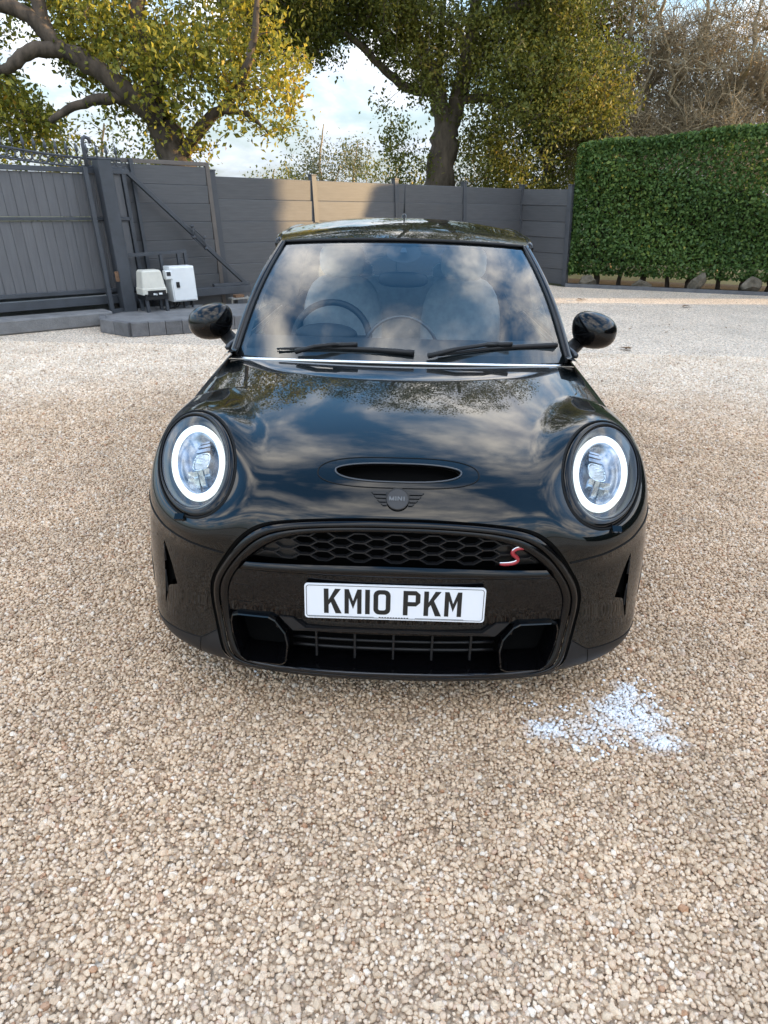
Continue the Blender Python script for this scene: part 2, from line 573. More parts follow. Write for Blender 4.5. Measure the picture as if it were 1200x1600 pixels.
def gravel_sheet_mat():
    m = bpy.data.materials.new('gravel_sheet'); m.use_nodes = True
    t = m.node_tree; b = t.nodes['Principled BSDF']
    g, dry = damp_nodes(t)
    vo = N(t, 'ShaderNodeTexVoronoi', inp={'Scale': 70.0, 'Randomness': 1.0}); L(t, g.outputs['Position'], vo.inputs['Vector'])
    sc_ = N(t, 'ShaderNodeSeparateColor'); L(t, vo.outputs['Color'], sc_.inputs[0])
    r1, r2 = ramp(t, STONE_WET), ramp(t, STONE_DRY)
    L(t, sc_.outputs[0], r1.inputs[0]); L(t, sc_.outputs[0], r2.inputs[0])
    mx_ = N(t, 'ShaderNodeMix', data_type='RGBA'); L(t, dry, mx_.inputs['Factor']); L(t, r1.outputs[0], mx_.inputs['A']); L(t, r2.outputs[0], mx_.inputs['B'])
    # dark gaps between stones and patches of dirt
    gp = N(t, 'ShaderNodeMapRange', inp={'From Min': .004, 'From Max': .0105, 'To Min': 1.0, 'To Max': .42}); L(t, vo.outputs['Distance'], gp.inputs[0])
    gp.inputs['From Min'].default_value = .45; gp.inputs['From Max'].default_value = .85
    big = N(t, 'ShaderNodeTexNoise', inp={'Scale': .9, 'Detail': 7, 'Roughness': .7}); L(t, g.outputs['Position'], big.inputs['Vector'])
    bm = N(t, 'ShaderNodeMapRange', inp={'From Min': .3, 'From Max': .7, 'To Min': .80, 'To Max': 1.12}); L(t, big.outputs['Fac'], bm.inputs[0])
    mid = N(t, 'ShaderNodeTexNoise', inp={'Scale': 26, 'Detail': 5, 'Roughness': .85}); L(t, g.outputs['Position'], mid.inputs['Vector'])
    mm = N(t, 'ShaderNodeMapRange', inp={'From Min': .30, 'From Max': .70, 'To Min': .52, 'To Max': 1.42}); L(t, mid.outputs['Fac'], mm.inputs[0])
    m0 = N(t, 'ShaderNodeMath', operation='MULTIPLY'); L(t, mm.outputs[0], m0.inputs[0]); L(t, bm.outputs[0], m0.inputs[1])
    ml = N(t, 'ShaderNodeMath', operation='MULTIPLY'); L(t, gp.outputs[0], ml.inputs[0]); L(t, m0.outputs[0], ml.inputs[1])
    mul = N(t, 'ShaderNodeVectorMath', operation='SCALE'); L(t, mx_.outputs['Result'], mul.inputs[0]); L(t, ml.outputs[0], mul.inputs['Scale'])
    L(t, mul.outputs[0], b.inputs['Base Color'])
    b.inputs['Roughness'].default_value = .85
    bu = N(t, 'ShaderNodeBump', invert=True, inp={'Strength': .9, 'Distance': .008}); L(t, vo.outputs['Distance'], bu.inputs['Height'])
    L(t, bu.outputs[0], b.inputs['Normal'])
    MATS['gravel_sheet'] = m


def stone_mat():
    m = bpy.data.materials.new('gravel_stone'); m.use_nodes = True
    t = m.node_tree; b = t.nodes['Principled BSDF']
    g, dry = damp_nodes(t)
    oi = N(t, 'ShaderNodeObjectInfo')
    r1, r2 = ramp(t, STONE_WET), ramp(t, STONE_DRY)
    L(t, oi.outputs['Random'], r1.inputs[0]); L(t, oi.outputs['Random'], r2.inputs[0])
    mx_ = N(t, 'ShaderNodeMix', data_type='RGBA'); L(t, dry, mx_.inputs['Factor']); L(t, r1.outputs[0], mx_.inputs['A']); L(t, r2.outputs[0], mx_.inputs['B'])
    nn = N(t, 'ShaderNodeTexNoise', inp={'Scale': 260, 'Detail': 3}); L(t, g.outputs['Position'], nn.inputs['Vector'])
    mr = N(t, 'ShaderNodeMapRange', inp={'From Min': .3, 'From Max': .7, 'To Min': .82, 'To Max': 1.14}); L(t, nn.outputs['Fac'], mr.inputs[0])
    bg_ = N(t, 'ShaderNodeTexNoise', inp={'Scale': 2.6, 'Detail': 6, 'Roughness': .7}); L(t, g.outputs['Position'], bg_.inputs['Vector'])
    bgm = N(t, 'ShaderNodeMapRange', inp={'From Min': .32, 'From Max': .68, 'To Min': .84, 'To Max': 1.09}); L(t, bg_.outputs['Fac'], bgm.inputs[0])
    mr2 = N(t, 'ShaderNodeMath', operation='MULTIPLY'); L(t, mr.outputs[0], mr2.inputs[0]); L(t, bgm.outputs[0], mr2.inputs[1]); mr = mr2
    mul = N(t, 'ShaderNodeVectorMath', operation='SCALE'); L(t, mx_.outputs['Result'], mul.inputs[0]); L(t, mr.outputs[0], mul.inputs['Scale'])
    L(t, suds_nodes(t, g, mul.outputs[0]), b.inputs['Base Color'])
    rr = N(t, 'ShaderNodeMapRange', inp={'To Min': .55, 'To Max': .8}); L(t, dry, rr.inputs[0]); L(t, rr.outputs[0], b.inputs['Roughness'])
    MATS['gravel_stone'] = m


SUDS = [((.80, 1.73), (.145, .12)), ((.835, 1.84), (.05, .08)), ((.53, 1.655), (.09, .05)), ((.86, 1.61), (.075, .05)), ((.66, 1.66), (.25, .12))]


def suds_nodes(t, g, base_sock):
    s = N(t, 'ShaderNodeSeparateXYZ'); L(t, g.outputs['Position'], s.inputs[0])
    acc = None
    for k, ((cx, cy), (rx, ry)) in enumerate(SUDS):
        a = N(t, 'ShaderNodeMath', operation='MULTIPLY_ADD', inp={1: 1 / rx, 2: -cx / rx}); L(t, s.outputs['X'], a.inputs[0])
        b = N(t, 'ShaderNodeMath', operation='MULTIPLY_ADD', inp={1: 1 / ry, 2: -cy / ry}); L(t, s.outputs['Y'], b.inputs[0])
        a2 = N(t, 'ShaderNodeMath', operation='MULTIPLY'); L(t, a.outputs[0], a2.inputs[0]); L(t, a.outputs[0], a2.inputs[1])
        d = N(t, 'ShaderNodeMath', operation='MULTIPLY_ADD'); L(t, b.outputs[0], d.inputs[0]); L(t, b.outputs[0], d.inputs[1]); L(t, a2.outputs[0], d.inputs[2])
        e = N(t, 'ShaderNodeMath', operation='SQRT'); L(t, d.outputs[0], e.inputs[0])
        if k == 4:
            e2 = N(t, 'ShaderNodeMath', operation='ADD', inp={1: .42}); L(t, e.outputs[0], e2.inputs[0]); e = e2
        if acc is None: acc = e
        else:
            m_ = N(t, 'ShaderNodeMath', operation='MINIMUM'); L(t, acc.outputs[0], m_.inputs[0]); L(t, e.outputs[0], m_.inputs[1]); acc = m_
    n_ = N(t, 'ShaderNodeTexNoise', inp={'Scale': 22, 'Detail': 6, 'Roughness': .75}); L(t, g.outputs['Position'], n_.inputs['Vector'])
    f = N(t, 'ShaderNodeMath', operation='MULTIPLY_ADD', inp={1: 2.6}); L(t, n_.outputs['Fac'], f.inputs[0]); L(t, acc.outputs[0], f.inputs[2])
    m2 = N(t, 'ShaderNodeMapRange', interpolation_type='SMOOTHSTEP', inp={'From Min': 1.45, 'From Max': 2.50, 'To Min': .92, 'To Max': 0.0}); L(t, f.outputs[0], m2.inputs[0])
    mx_ = N(t, 'ShaderNodeMix', data_type='RGBA'); L(t, m2.outputs[0], mx_.inputs['Factor']); L(t, base_sock, mx_.inputs['A']); mx_.inputs['B'].default_value = (.85, .86, .88, 1)
    return mx_.outputs['Result']


gravel_sheet_mat(); stone_mat()
yard = [(-14, -14), (16, -14), (16, 11.5), (7.19, 13.46), (3.49, 14.27), tuple(C_F), tuple(A_F), tuple(GP0 + GD * .4), tuple(GP0 - GD * 9)]
mb = MB(); mb.add([(x, y, 0) for x, y in yard], [tuple(range(len(yard)))])
tag(mb.build('gravel_yard', 'gravel_sheet'), kind='structure')

# ---- loose stones lying on the sheet where single stones can be told apart
proto = bpy.data.collections.new('stone_prototypes')
for k in range(7):
    import bmesh
    bm = bmesh.new(); bmesh.ops.create_icosphere(bm, subdivisions=1, radius=1)
    sc_ = (random.uniform(.8, 1.25), random.uniform(.75, 1.1), random.uniform(.5, .8))
    for v in bm.verts:
        n_ = Vector((random.uniform(-1, 1), random.uniform(-1, 1), random.uniform(-1, 1))) * .20
        v.co = Vector((v.co.x * sc_[0], v.co.y * sc_[1], v.co.z * sc_[2])) + n_
    me = bpy.data.meshes.new('stone'); bm.to_mesh(me); bm.free()
    me.materials.append(MATS['gravel_stone'])
    if k % 2 == 0: me.polygons.foreach_set('use_smooth', [True] * len(me.polygons))
    proto.objects.link(bpy.data.objects.new('stone', me))


def stone_points():
    out_ = []
    # spacing, size, y from, y to
    for spc, size, y0, y1 in ((.0112, .0063, .25, 2.3), (.0125, .0069, 2.3, 4.2), (.0160, .0084, 4.2, 7.6)):
        ys = np.arange(y0, y1, spc * .87)
        for i, y in enumerate(ys):
            hw = (y * .909 + .62) * .5645 + (.85 if y < 2.3 else .7 if y < 4.2 else .5)
            xs = np.arange(-hw, hw, spc) + (spc / 2 if i % 2 else 0)
            P = np.stack([xs, np.full_like(xs, y)], 1) + rng.normal(0, spc * .26, (len(xs), 2))
            keep = ~((np.abs(P[:, 0] - .03) < .68) & (P[:, 1] > 2.15) & (P[:, 1] < 5.4))
            P = P[keep]
            s = size * np.clip(rng.lognormal(0, .25, len(P)), .5, 1.9)
            z = .3 * s + rng.uniform(0, .0045, len(P))
            out_.append(np.stack([P[:, 0], P[:, 1], z, s], 1))
    return np.concatenate(out_)


SP = stone_points()
me = bpy.data.meshes.new('gravel_stones')
me.vertices.add(len(SP)); me.vertices.foreach_set('co', SP[:, :3].astype(np.float32).ravel())
at = me.attributes.new('rot', 'FLOAT_VECTOR', 'POINT')
rot = np.stack([rng.normal(0, .5, len(SP)), rng.normal(0, .5, len(SP)), rng.uniform(0, 6.28, len(SP))], 1)
at.data.foreach_set('vector', rot.astype(np.float32).ravel())
at = me.attributes.new('scl', 'FLOAT', 'POINT'); at.data.foreach_set('value', SP[:, 3].astype(np.float32))
at = me.attributes.new('pick', 'INT', 'POINT'); at.data.foreach_set('value', rng.integers(0, 7, len(SP)).astype(np.int32))
gs = bpy.data.objects.new('gravel_stones', me); COL.objects.link(gs)
me.materials.append(MATS['gravel_stone'])
tag(gs, 'loose tan and cream gravel stones covering the yard', 'gravel', kind='stuff')
ng = bpy.data.node_groups.new('scatter', 'GeometryNodeTree')
ng.interface.new_socket('Geometry', in_out='INPUT', socket_type='NodeSocketGeometry')
ng.interface.new_socket('Geometry', in_out='OUTPUT', socket_type='NodeSocketGeometry')
gi, go = N(ng, 'NodeGroupInput'), N(ng, 'NodeGroupOutput')
ci = N(ng, 'GeometryNodeCollectionInfo'); ci.inputs['Collection'].default_value = proto
ci.inputs['Separate Children'].default_value = True; ci.inputs['Reset Children'].default_value = True
ip = N(ng, 'GeometryNodeInstanceOnPoints'); ip.inputs['Pick Instance'].default_value = True
na = {}
for nm, ty in (('rot', 'FLOAT_VECTOR'), ('scl', 'FLOAT'), ('pick', 'INT')):
    a = N(ng, 'GeometryNodeInputNamedAttribute', data_type=ty); a.inputs['Name'].default_value = nm; na[nm] = a
L(ng, gi.outputs[0], ip.inputs['Points']); L(ng, ci.outputs[0], ip.inputs['Instance'])
L(ng, na['pick'].outputs['Attribute'], ip.inputs['Instance Index'])
L(ng, na['rot'].outputs['Attribute'], ip.inputs['Rotation'])
L(ng, na['scl'].outputs['Attribute'], ip.inputs['Scale'])
L(ng, ip.outputs[0], go.inputs[0])
md = gs.modifiers.new('scatter', 'NODES'); md.node_group = ng

# ================================================================== fence
def place(o, p):
    """put an object with its own origin under its parent at a place point"""
    q = np.array(p, float)
    if o.parent: q = q - np.array(o.parent.location)
    o.location = q
    return o


def board_mesh(length, h, t, vertical=False):
    """one shiplap board with eased edges, origin at its lower start corner"""
    e = .006
    prof = [(-t / 2, .0), (t / 2 - e, .0), (t / 2, e), (t / 2, h - e), (t / 2 - e, h), (-t / 2, h)]
    mb = MB()
    n = len(prof)
    V = [(0, a, b) for a, b in prof] + [(length, a, b) for a, b in prof]
    F = [tuple(range(n)), tuple(range(n, 2 * n))[::-1]] + [(i, n + i, n + (i + 1) % n, (i + 1) % n) for i in range(n)]
    me = bpy.data.meshes.new('board')
    me.from_pydata(V, [], F)
    me.materials.append(MATS['fence_board'])
    return me


fence = wempty('board_fence', (*A_F, 0))
tag(fence, 'grey horizontal board fence running behind the car to the hedge', 'fence')


def fence_run(P, Q, npan, H, nb, root, first=True, last=True):
    P = np.array(P); Q = np.array(Q); d = (Q - P) / np.linalg.norm(Q - P); tot = np.linalg.norm(Q - P); pl_ = tot / npan
    ang = math.atan2(d[1], d[0])
    bh = (H - .03) / nb
    me = board_mesh(pl_ - .085, bh - .0003, .034)
    rail = None
    for k in range(npan):
        s0 = P + d * (pl_ * k + .0425)
        for i in range(nb):
            z = .02 + i * bh
            o = bpy.data.objects.new('board', me); COL.objects.link(o); o.parent = root
            o.rotation_euler = (0, 0, ang + math.pi * 0)
            jit = random.uniform(-.003, .003)
            place(o, (s0[0] - LEAN * z - d[1] * jit, s0[1] + d[0] * jit, z))
            if ang is not None: o.scale = (1, -1, 1)
    for k in range(npan + 1):
        if (k == 0 and not first) or (k == npan and not last): continue
        c = P + d * pl_ * k
        mb = MB(); w = .045
        n2 = np.array([-d[1], d[0]])
        for z0, z1, ww in ((0, H + .055, w), (H + .055, H + .075, w + .008)):
            pts = [c + d * a * ww + n2 * b * ww for a, b in ((-1, -1), (1, -1), (1, 1), (-1, 1))]
            mb.add([(p[0], p[1], z0) for p in pts] + [(p[0], p[1], z1) for p in pts],
                   [(3, 2, 1, 0), (4, 5, 6, 7), (0, 1, 5, 4), (1, 2, 6, 5), (2, 3, 7, 6), (3, 0, 4, 7)])
        mb.build('post', 'fence_post', root, bevel=.004, lean=True)


fence_run(A_F, C_F, 4, 1.775, 6, fence)
fence_run(C_F, E_F, 1, 1.775, 6, fence, first=False)

# taller framed panel beside the gate
pd = (C_F - A_F) / np.linalg.norm(C_F - A_F)
P1 = A_F - pd * .10 + np.array([.05, -.05]); P0 = P1 - pd * 1.62
panel = wempty('framed_fence_panel', (*P0, 0))
tag(panel, 'tall framed fence panel of horizontal grey boards behind the gate motor', 'fence panel')
me = board_mesh(1.54, 1.84 / 8 - .0003, .03)
for i in range(8):
    o = bpy.data.objects.new('board', me); COL.objects.link(o); o.parent = panel
    z = .03 + i * 1.84 / 8
    o.rotation_euler = (0, 0, math.atan2(pd[1], pd[0])); o.scale = (1, -1, 1)
    q = P0 + pd * .04
    place(o, (q[0] - LEAN * z, q[1], z))
for a, b, w in ((P0, P0, .06), (P1, P1, .06)):
    mb = MB(); mb.bar((*a, 0), (*b, 1.93), w, .06, up=(pd[0], pd[1], 0)); mb.build('frame_upright', 'brown_frame', panel, bevel=.004, lean=True)
mb = MB(); mb.bar((*(P0 + pd * .03), 1.905), (*(P1 - pd * .03), 1.905), .06, .05); mb.build('frame_top', 'brown_frame', panel, bevel=.004, lean=True)
mb = MB(); mb.bar((*(P0 + pd * .52 + np.array([.04, -.04])), 0), (*(P0 + pd * .52 + np.array([.04, -.04])), 1.93), .045, .045, up=(pd[0], pd[1], 0)); mb.build('brace_post', 'gate_steel', panel, lean=True)

# ================================================================== sliding gate
def gp(s, z, off=0.0):
    q = GP0 + GD * s + GN_ * off
    return np.array([q[0], q[1], z])


UPN = (GN_[0], GN_[1], 0)
gate = wempty('sliding_gate', tuple(gp(-.5, 0, -.12)))
tag(gate, 'dark grey sliding gate with vertical boards and ornate ringed top', 'gate')
GO = -.14
S0, S1 = -3.2, .30
nbd = int((S1 - S0) / .118)
for k in range(nbd):
    s = S1 - .03 - (k + 1) * .118
    for z0, z1 in ((.40, 1.20), (1.25, 1.73)):
        mb = MB()
        mb.bar(gp(s + .059, z0, GO - .012 + random.uniform(-.0015, .0015)), gp(s + .059, z1, GO - .012), .1177, .022, up=UPN, bev=.006)
        mb.build('board', 'gate_board', gate, lean=True)
def gbar(s0, z0, s1, z1, w, h, name, off=GO, root=None, m='gate_steel'):
    mb = MB(); mb.bar(gp(s0, z0, off), gp(s1, z1, off), w, h, up=UPN if s0 == s1 else (0, 0, 1), bev=.004)
    return mb.build(name, m, root or gate, lean=True)
gbar(S0, 1.765, S1 + .04, 1.765, .06, .055, 'top_rail')
gbar(S0, 1.225, S1, 1.225, .05, .04, 'middle_rail')
gbar(S0, .375, S1, .375, .05, .05, 'bottom_rail')
gbar(S0, .250, 1.93, .275, .10, .105, 'guide_beam')
gbar(1.35, .345, 1.93, .350, .06, .04, 'beam_plate')
for s in (S1, -.17, -1.62):
    gbar(s, .30, s, 1.79, .05, .05, 'stile')
gbar(S1 + .02, 1.80, 1.90, .33, .055, .055, 'brace')
# turnbuckle clamp on the brace
mb = MB()
for t, u in ((.50, .07), (.60, .07), (.50, -.07), (.60, -.07)):
    s = S1 + .02 + (1.90 - S1) * t; z = 1.80 - 1.47 * t
    mb.tube([gp(s - .02, z + u - .01, GO + .06), gp(s + .02, z + u + .01, GO + .06)], .018, 6)
for u in (.07, -.07):
    a, b = .49, .61
    mb.tube([gp(S1 + (1.90 - S1) * a, 1.80 - 1.47 * a + u, GO + .06), gp(S1 + (1.90 - S1) * b, 1.80 - 1.47 * b + u, GO + .06)], .009, 6)
for t in (.50, .60):
    s = S1 + .02 + (1.90 - S1) * t; z = 1.80 - 1.47 * t
    mb.tube([gp(s, z - .08, GO + .06), gp(s, z + .08, GO + .06)], .009, 6)
mb.build('turnbuckle', 'gate_steel', gate, True, lean=True)
# ringed top: two rails that sweep up to the left, rings between, spear heads above
zr = lambda s: 1.845 + .115 * np.clip((-.10 - s) / 1.2, 0, 3) ** 1.7
mb = MB()
ss = np.linspace(S0, S1, 50)
mb.tube([gp(s, 1.800 + .8 * (zr(s) - 1.845), GO) for s in ss], .012, 6)
mb.build('lower_hoop_rail', 'gate_steel', gate, True, lean=True)
mb = MB()
mb.tube([gp(s, zr(s) + .055, GO) for s in ss], .014, 6)
mb.build('upper_hoop_rail', 'gate_steel', gate, True, lean=True)
for s in np.arange(-1.75, S1 - .02, .088):
    mb = MB(); c = gp(s, (zr(s) + .055 + 1.800 + .8 * (zr(s) - 1.845)) / 2, GO)
    rr = (zr(s) + .055 - 1.800 - .8 * (zr(s) - 1.845)) / 2 - .012
    mb.tube([c + rr * (np.array([GD[0], GD[1], 0]) * math.cos(t) + np.array([0, 0, 1]) * math.sin(t)) for t in np.linspace(0, 2 * math.pi, 14, endpoint=False)], .009, 5, closed=True)
    mb.build('ring', 'gate_steel', gate, True, lean=True)
for s in np.arange(-1.75, S1 + .06, .118):
    mb = MB(); c = gp(s, zr(s) + .055, GO)
    mb.tube([c, c + [0, 0, .05], c + [0, 0, .075], c + [0, 0, .10], c + [0, 0, .165]], [.009, .009, .024, .018, .002], 6)
    mb.build('spear_head', 'gate_steel', gate, True, lean=True)

post = wempty('gate_post', tuple(gp(0, 0, .02)))
tag(post, 'thick square dark grey steel post in front of the sliding gate', 'gate post')
mb = MB(); mb.bar(gp(0, .0, .02), gp(0, 1.88, .02), .165, .165, up=UPN, bev=.008); mb.build('post_body', 'gate_steel', post, lean=True)
mb = MB(); mb.bar(gp(-.22, .10, .02), gp(-.22, 1.80, .02), .05, .05, up=UPN); mb.build('guide_upright', 'gate_steel', post, lean=True)
mb = MB(); mb.bar(gp(-.22, .14, .02), gp(-.06, .14, .02), .06, .05); mb.build('guide_foot', 'gate_steel', post, lean=True)
mb = MB(); mb.tube([gp(-.19, 1.80, .02), gp(-.19, 2.03, .02), gp(-.18, 2.09, .02), gp(-.15, 2.115, .02), gp(-.11, 2.10, .02), gp(-.095, 2.05, .02)], .022, 8); mb.build('guide_hook', 'gate_steel', post, True, lean=True)
mb = MB(); mb.box(tuple(gp(-.10, .56, .09) - [.02, .02, .06]), tuple(gp(-.10, .56, .09) + [.02, .02, .06])); mb.build('latch', 'rust', post, lean=True)
mb = MB(); mb.bar(gp(.08, .80, .02), gp(.92, .83, .02), .04, .04); mb.build('guard_rail', 'gate_steel', post, lean=True)
for s in (.55, .80, .90):
    mb = MB(); mb.bar(gp(s, .12, .02), gp(s, .81, .02), .04, .04, up=UPN); mb.build('guard_leg', 'gate_steel', post, lean=True)

# gate motor
mo = wempty('gate_motor', tuple(gp(.27, .14, .22)))
tag(mo, 'cream plastic gate motor with black base on steel legs', 'gate motor')
def tapered(s0, s1, z0, z1, d, k, root, name, m, off, bev=.02):
    sm, hw = (s0 + s1) / 2, (s1 - s0) / 2
    mb = MB(); P = []
    for z, f in ((z0, 1.0), (z0 + (z1 - z0) * .25, 1.0), (z0 + (z1 - z0) * .28, .95), (z1 - .02, k), (z1, k * .86)):
        P.append([gp(sm + hw * f * x, z, off + d / 2 * f * y) for x, y in rrect(1, 1, .28, 4)])
    mb.grid(np.array(P), close_u=True); n = len(P[0]); mb.f.append(tuple(range(4 * n, 5 * n)))
    return mb.build(name, m, root, lean=True)
tapered(.10, .43, .34, .635, .24, .80, mo, 'motor_cover', 'cream_plastic', .22)
mb = MB(); mb.bar(gp(.115, .315, .22), gp(.425, .315, .22), .24, .07); mb.build('motor_base', 'matte_black', mo, lean=True)
mb = MB(); mb.bar(gp(.16, .362, .345), gp(.40, .362, .345), .008, .062); lb = mb.build('name_plate', 'matte_black', mo, lean=True)
for a, b, z in ((.225, .255, .35), (.262, .275, .345), (.30, .345, .352)):
    mb = MB(); mb.bar(gp(a, z, .350), gp(b, z, .350), .003, .022)
    mb.build('plate_mark', 'white_enamel', lb, lean=True)
for s, o_ in ((.14, .13), (.40, .13), (.14, .31), (.40, .31)):
    mb = MB(); mb.bar(gp(s, .125, o_), gp(s, .285, o_), .035, .035, up=UPN); mb.build('leg', 'gate_steel', mo, lean=True)

cb = wempty('control_cabinet', tuple(gp(.72, .14, .20)))
tag(cb, 'white metal control cabinet with black lock beside the gate motor', 'cabinet')
mb = MB(); mb.bar(gp(.52, .445, .20), gp(.86, .445, .20), .18, .44, bev=.008); mb.build('cabinet_box', 'white_enamel', cb, lean=True)
mb = MB(); mb.bar(gp(.535, .445, .297), gp(.845, .445, .297), .012, .41, bev=.004); dr = mb.build('cabinet_door', 'white_enamel', cb, lean=True)
mb = MB(); mb.bar(gp(.60, .405, .309), gp(.60, .475, .309), .044, .016, up=UPN, bev=.004); mb.build('lock', 'matte_black', dr, lean=True)
mb = MB(); mb.bar(gp(.455, .565, .26), gp(.555, .565, .26), .09, .11, bev=.012); kp = mb.build('junction_box', 'white_enamel', cb, lean=True)
mb = MB(); mb.bar(gp(.465, .58, .307), gp(.52, .58, .307), .003, .05); mb.build('box_label', 'satin_trim', kp, lean=True)
for k, s in enumerate((.62, .66)):
    mb = MB(); mb.tube([gp(s, .235, .15), gp(s + .01, .18, .13), gp(s - .02, .14, .12), gp(s - .10 - .05 * k, .132, .16), gp(.40, .135, .20)], .008, 6); mb.build('cable', 'matte_black', cb, True, lean=True)
for s in (.56, .70, .82):
    mb = MB(); mb.tube([gp(s, .13, .19), gp(s, .25, .19)], .014, 8); mb.build('leg', 'matte_black', cb, lean=True)

# roller catcher under the far end of the beam
rc = wempty('beam_support', tuple(gp(1.66, 0, .02)))
tag(rc, 'rusty galvanised support bracket under the end of the gate beam', 'bracket')
mb = MB(); mb.bar(gp(1.66, .0, -.02), gp(1.66, .16, -.02), .09, .10, up=UPN); mb.build('bracket_post', 'gate_steel', rc, lean=True)
mb = MB(); mb.bar(gp(1.52, .165, -.02), gp(1.82, .165, -.02), .12, .02); mb.build('bracket_plate', 'galvanised', rc, lean=True)
mb = MB(); mb.bar(gp(1.60, .195, -.02), gp(1.74, .195, -.02), .08, .04); mb.build('packing_block', 'rust', rc, lean=True)
for s in (1.54, 1.80):
    mb = MB(); mb.tube([gp(s, .05, .0), gp(s, .19, .0)], .010, 6); mb.build('bolt', 'galvanised', rc, lean=True)

# raised kerb of upright setts round the foot of the post, and the low wall under the gate
ks = wempty('sett_kerb', (-2.96, 8.05, 0))
tag(ks, 'low kerb of dark upright setts around the gate post foot', 'kerb')
line = [np.array(p) for p in ((-3.52, 8.62), (-3.40, 8.30), (-2.98, 8.04), (-2.30, 8.42), (-1.75, 8.85))]
for a, b in zip(line, line[1:]):
    ln = np.linalg.norm(b - a); n = max(1, round(ln / .20)); d = (b - a) / ln
    for k in range(n):
        p = a + d * (ln / n) * (k + .02); q = a + d * (ln / n) * (k + .985)
        h = .165 + random.uniform(-.006, .006)
        mb = MB(); mb.bar((*p, h / 2), (*q, h / 2), .075 + random.uniform(0, .006), h, bev=.008); mb.build('sett', 'paving', ks)
bed = [(-3.55, 8.66), (-3.40, 8.34), (-2.97, 8.09), (-2.30, 8.46), (-1.72, 8.90), (-2.0, 10.1), (-3.3, 9.6)]
mb = MB(); mb.prism(bed, lambda x, y, t: (x, y, t), .002, .125)
tag(mb.build('gate_footing', 'concrete'), kind='structure')
mb = MB()
q0, q1 = gp(-5.5, 0, .10), gp(-.32, 0, .10)
mb.bar((q0[0], q0[1], .085), (q1[0], q1[1], .085), .30, .17, bev=.02)
q0, q1 = gp(-5.5, 0, -.42), gp(.9, 0, -.42)
mb.bar((q0[0], q0[1], .17), (q1[0], q1[1], .17), .10, .34, bev=.01)
tag(mb.build('low_wall', 'concrete'), 'low grey concrete wall running under the sliding gate', 'wall')

# ================================================================== foliage helpers
def leaves(C, size, up_bias=.3, jit=.5, outward=None, aspect=.55):
    """C (n,3) leaf centres -> folded two-face leaves: V, F"""
    n = len(C)
    d = rng.normal(size=(n, 3)); d[:, 2] -= .35
    d /= np.linalg.norm(d, axis=1)[:, None]
    nn = rng.normal(size=(n, 3)) * (1 - up_bias); nn[:, 2] += up_bias * 1.2
    if outward is not None: nn += outward
    s = np.cross(d, nn); s /= np.linalg.norm(s, axis=1)[:, None] + 1e-9
    u = np.cross(s, d)
    ln = size * np.clip(rng.lognormal(0, .25, n), .55, 1.7)[:, None]
    base = C - d * ln * .5; tip = C + d * ln * .5
    l = C - d * ln * .05 - s * ln * aspect * .5 + u * ln * .14
    r = C - d * ln * .05 + s * ln * aspect * .5 + u * ln * .14
    V = np.stack([base, l, tip, r], 1).reshape(-1, 3)
    k = np.arange(n)[:, None] * 4
    F = np.concatenate([k + [[0, 2, 1]], k + [[0, 3, 2]]], 1).reshape(-1, 3)
    return V, F


def leaf_object(name, C, size, m, parent, val, **kw):
    V, F = leaves(C, size, **kw)
    if parent is not None: V = V - np.array(parent.location)
    me = fastmesh(name, V, F)
    at = me.attributes.new('leaf', 'FLOAT', 'FACE')
    at.data.foreach_set('value', np.repeat(np.clip(val, 0, 1), 2).astype(np.float32))
    return link(name, me, m, parent)


def tubes(polys, n=5):
    """many tapered tubes at once: list of (pts (k,3), radii (k))"""
    VV, FF, o = [], [], 0
    for P, r in polys:
        P = np.asarray(P, float); k = len(P)
        d = np.gradient(P, axis=0); d /= np.linalg.norm(d, axis=1)[:, None] + 1e-9
        ref = np.array([0, 0, 1.]) if abs(d[0][2]) < .9 else np.array([1., 0, 0])
        a = np.cross(d, ref); a /= np.linalg.norm(a, axis=1)[:, None] + 1e-9
        b = np.cross(d, a)
        t = np.arange(n) * 2 * math.pi / n
        ring = P[:, None] + np.asarray(r)[:, None, None] * (a[:, None] * np.cos(t)[None, :, None] + b[:, None] * np.sin(t)[None, :, None])
        VV.append(ring.reshape(-1, 3))
        i, j = np.meshgrid(np.arange(k - 1), np.arange(n), indexing='ij')
        q = np.stack([i * n + j, i * n + (j + 1) % n, (i + 1) * n + (j + 1) % n, (i + 1) * n + j], -1).reshape(-1, 4) + o
        FF.append(q); o += k * n
    return np.concatenate(VV), np.concatenate(FF)


def wob(P, amp):
    P = np.array(P, float); P[1:-1] += rng.normal(0, amp, (len(P) - 2, 3)); return P


def smooth_line(P, n):
    P = np.asarray(P, float); t = np.arange(len(P)); return nspline(t, P, np.linspace(0, len(P) - 1, n))


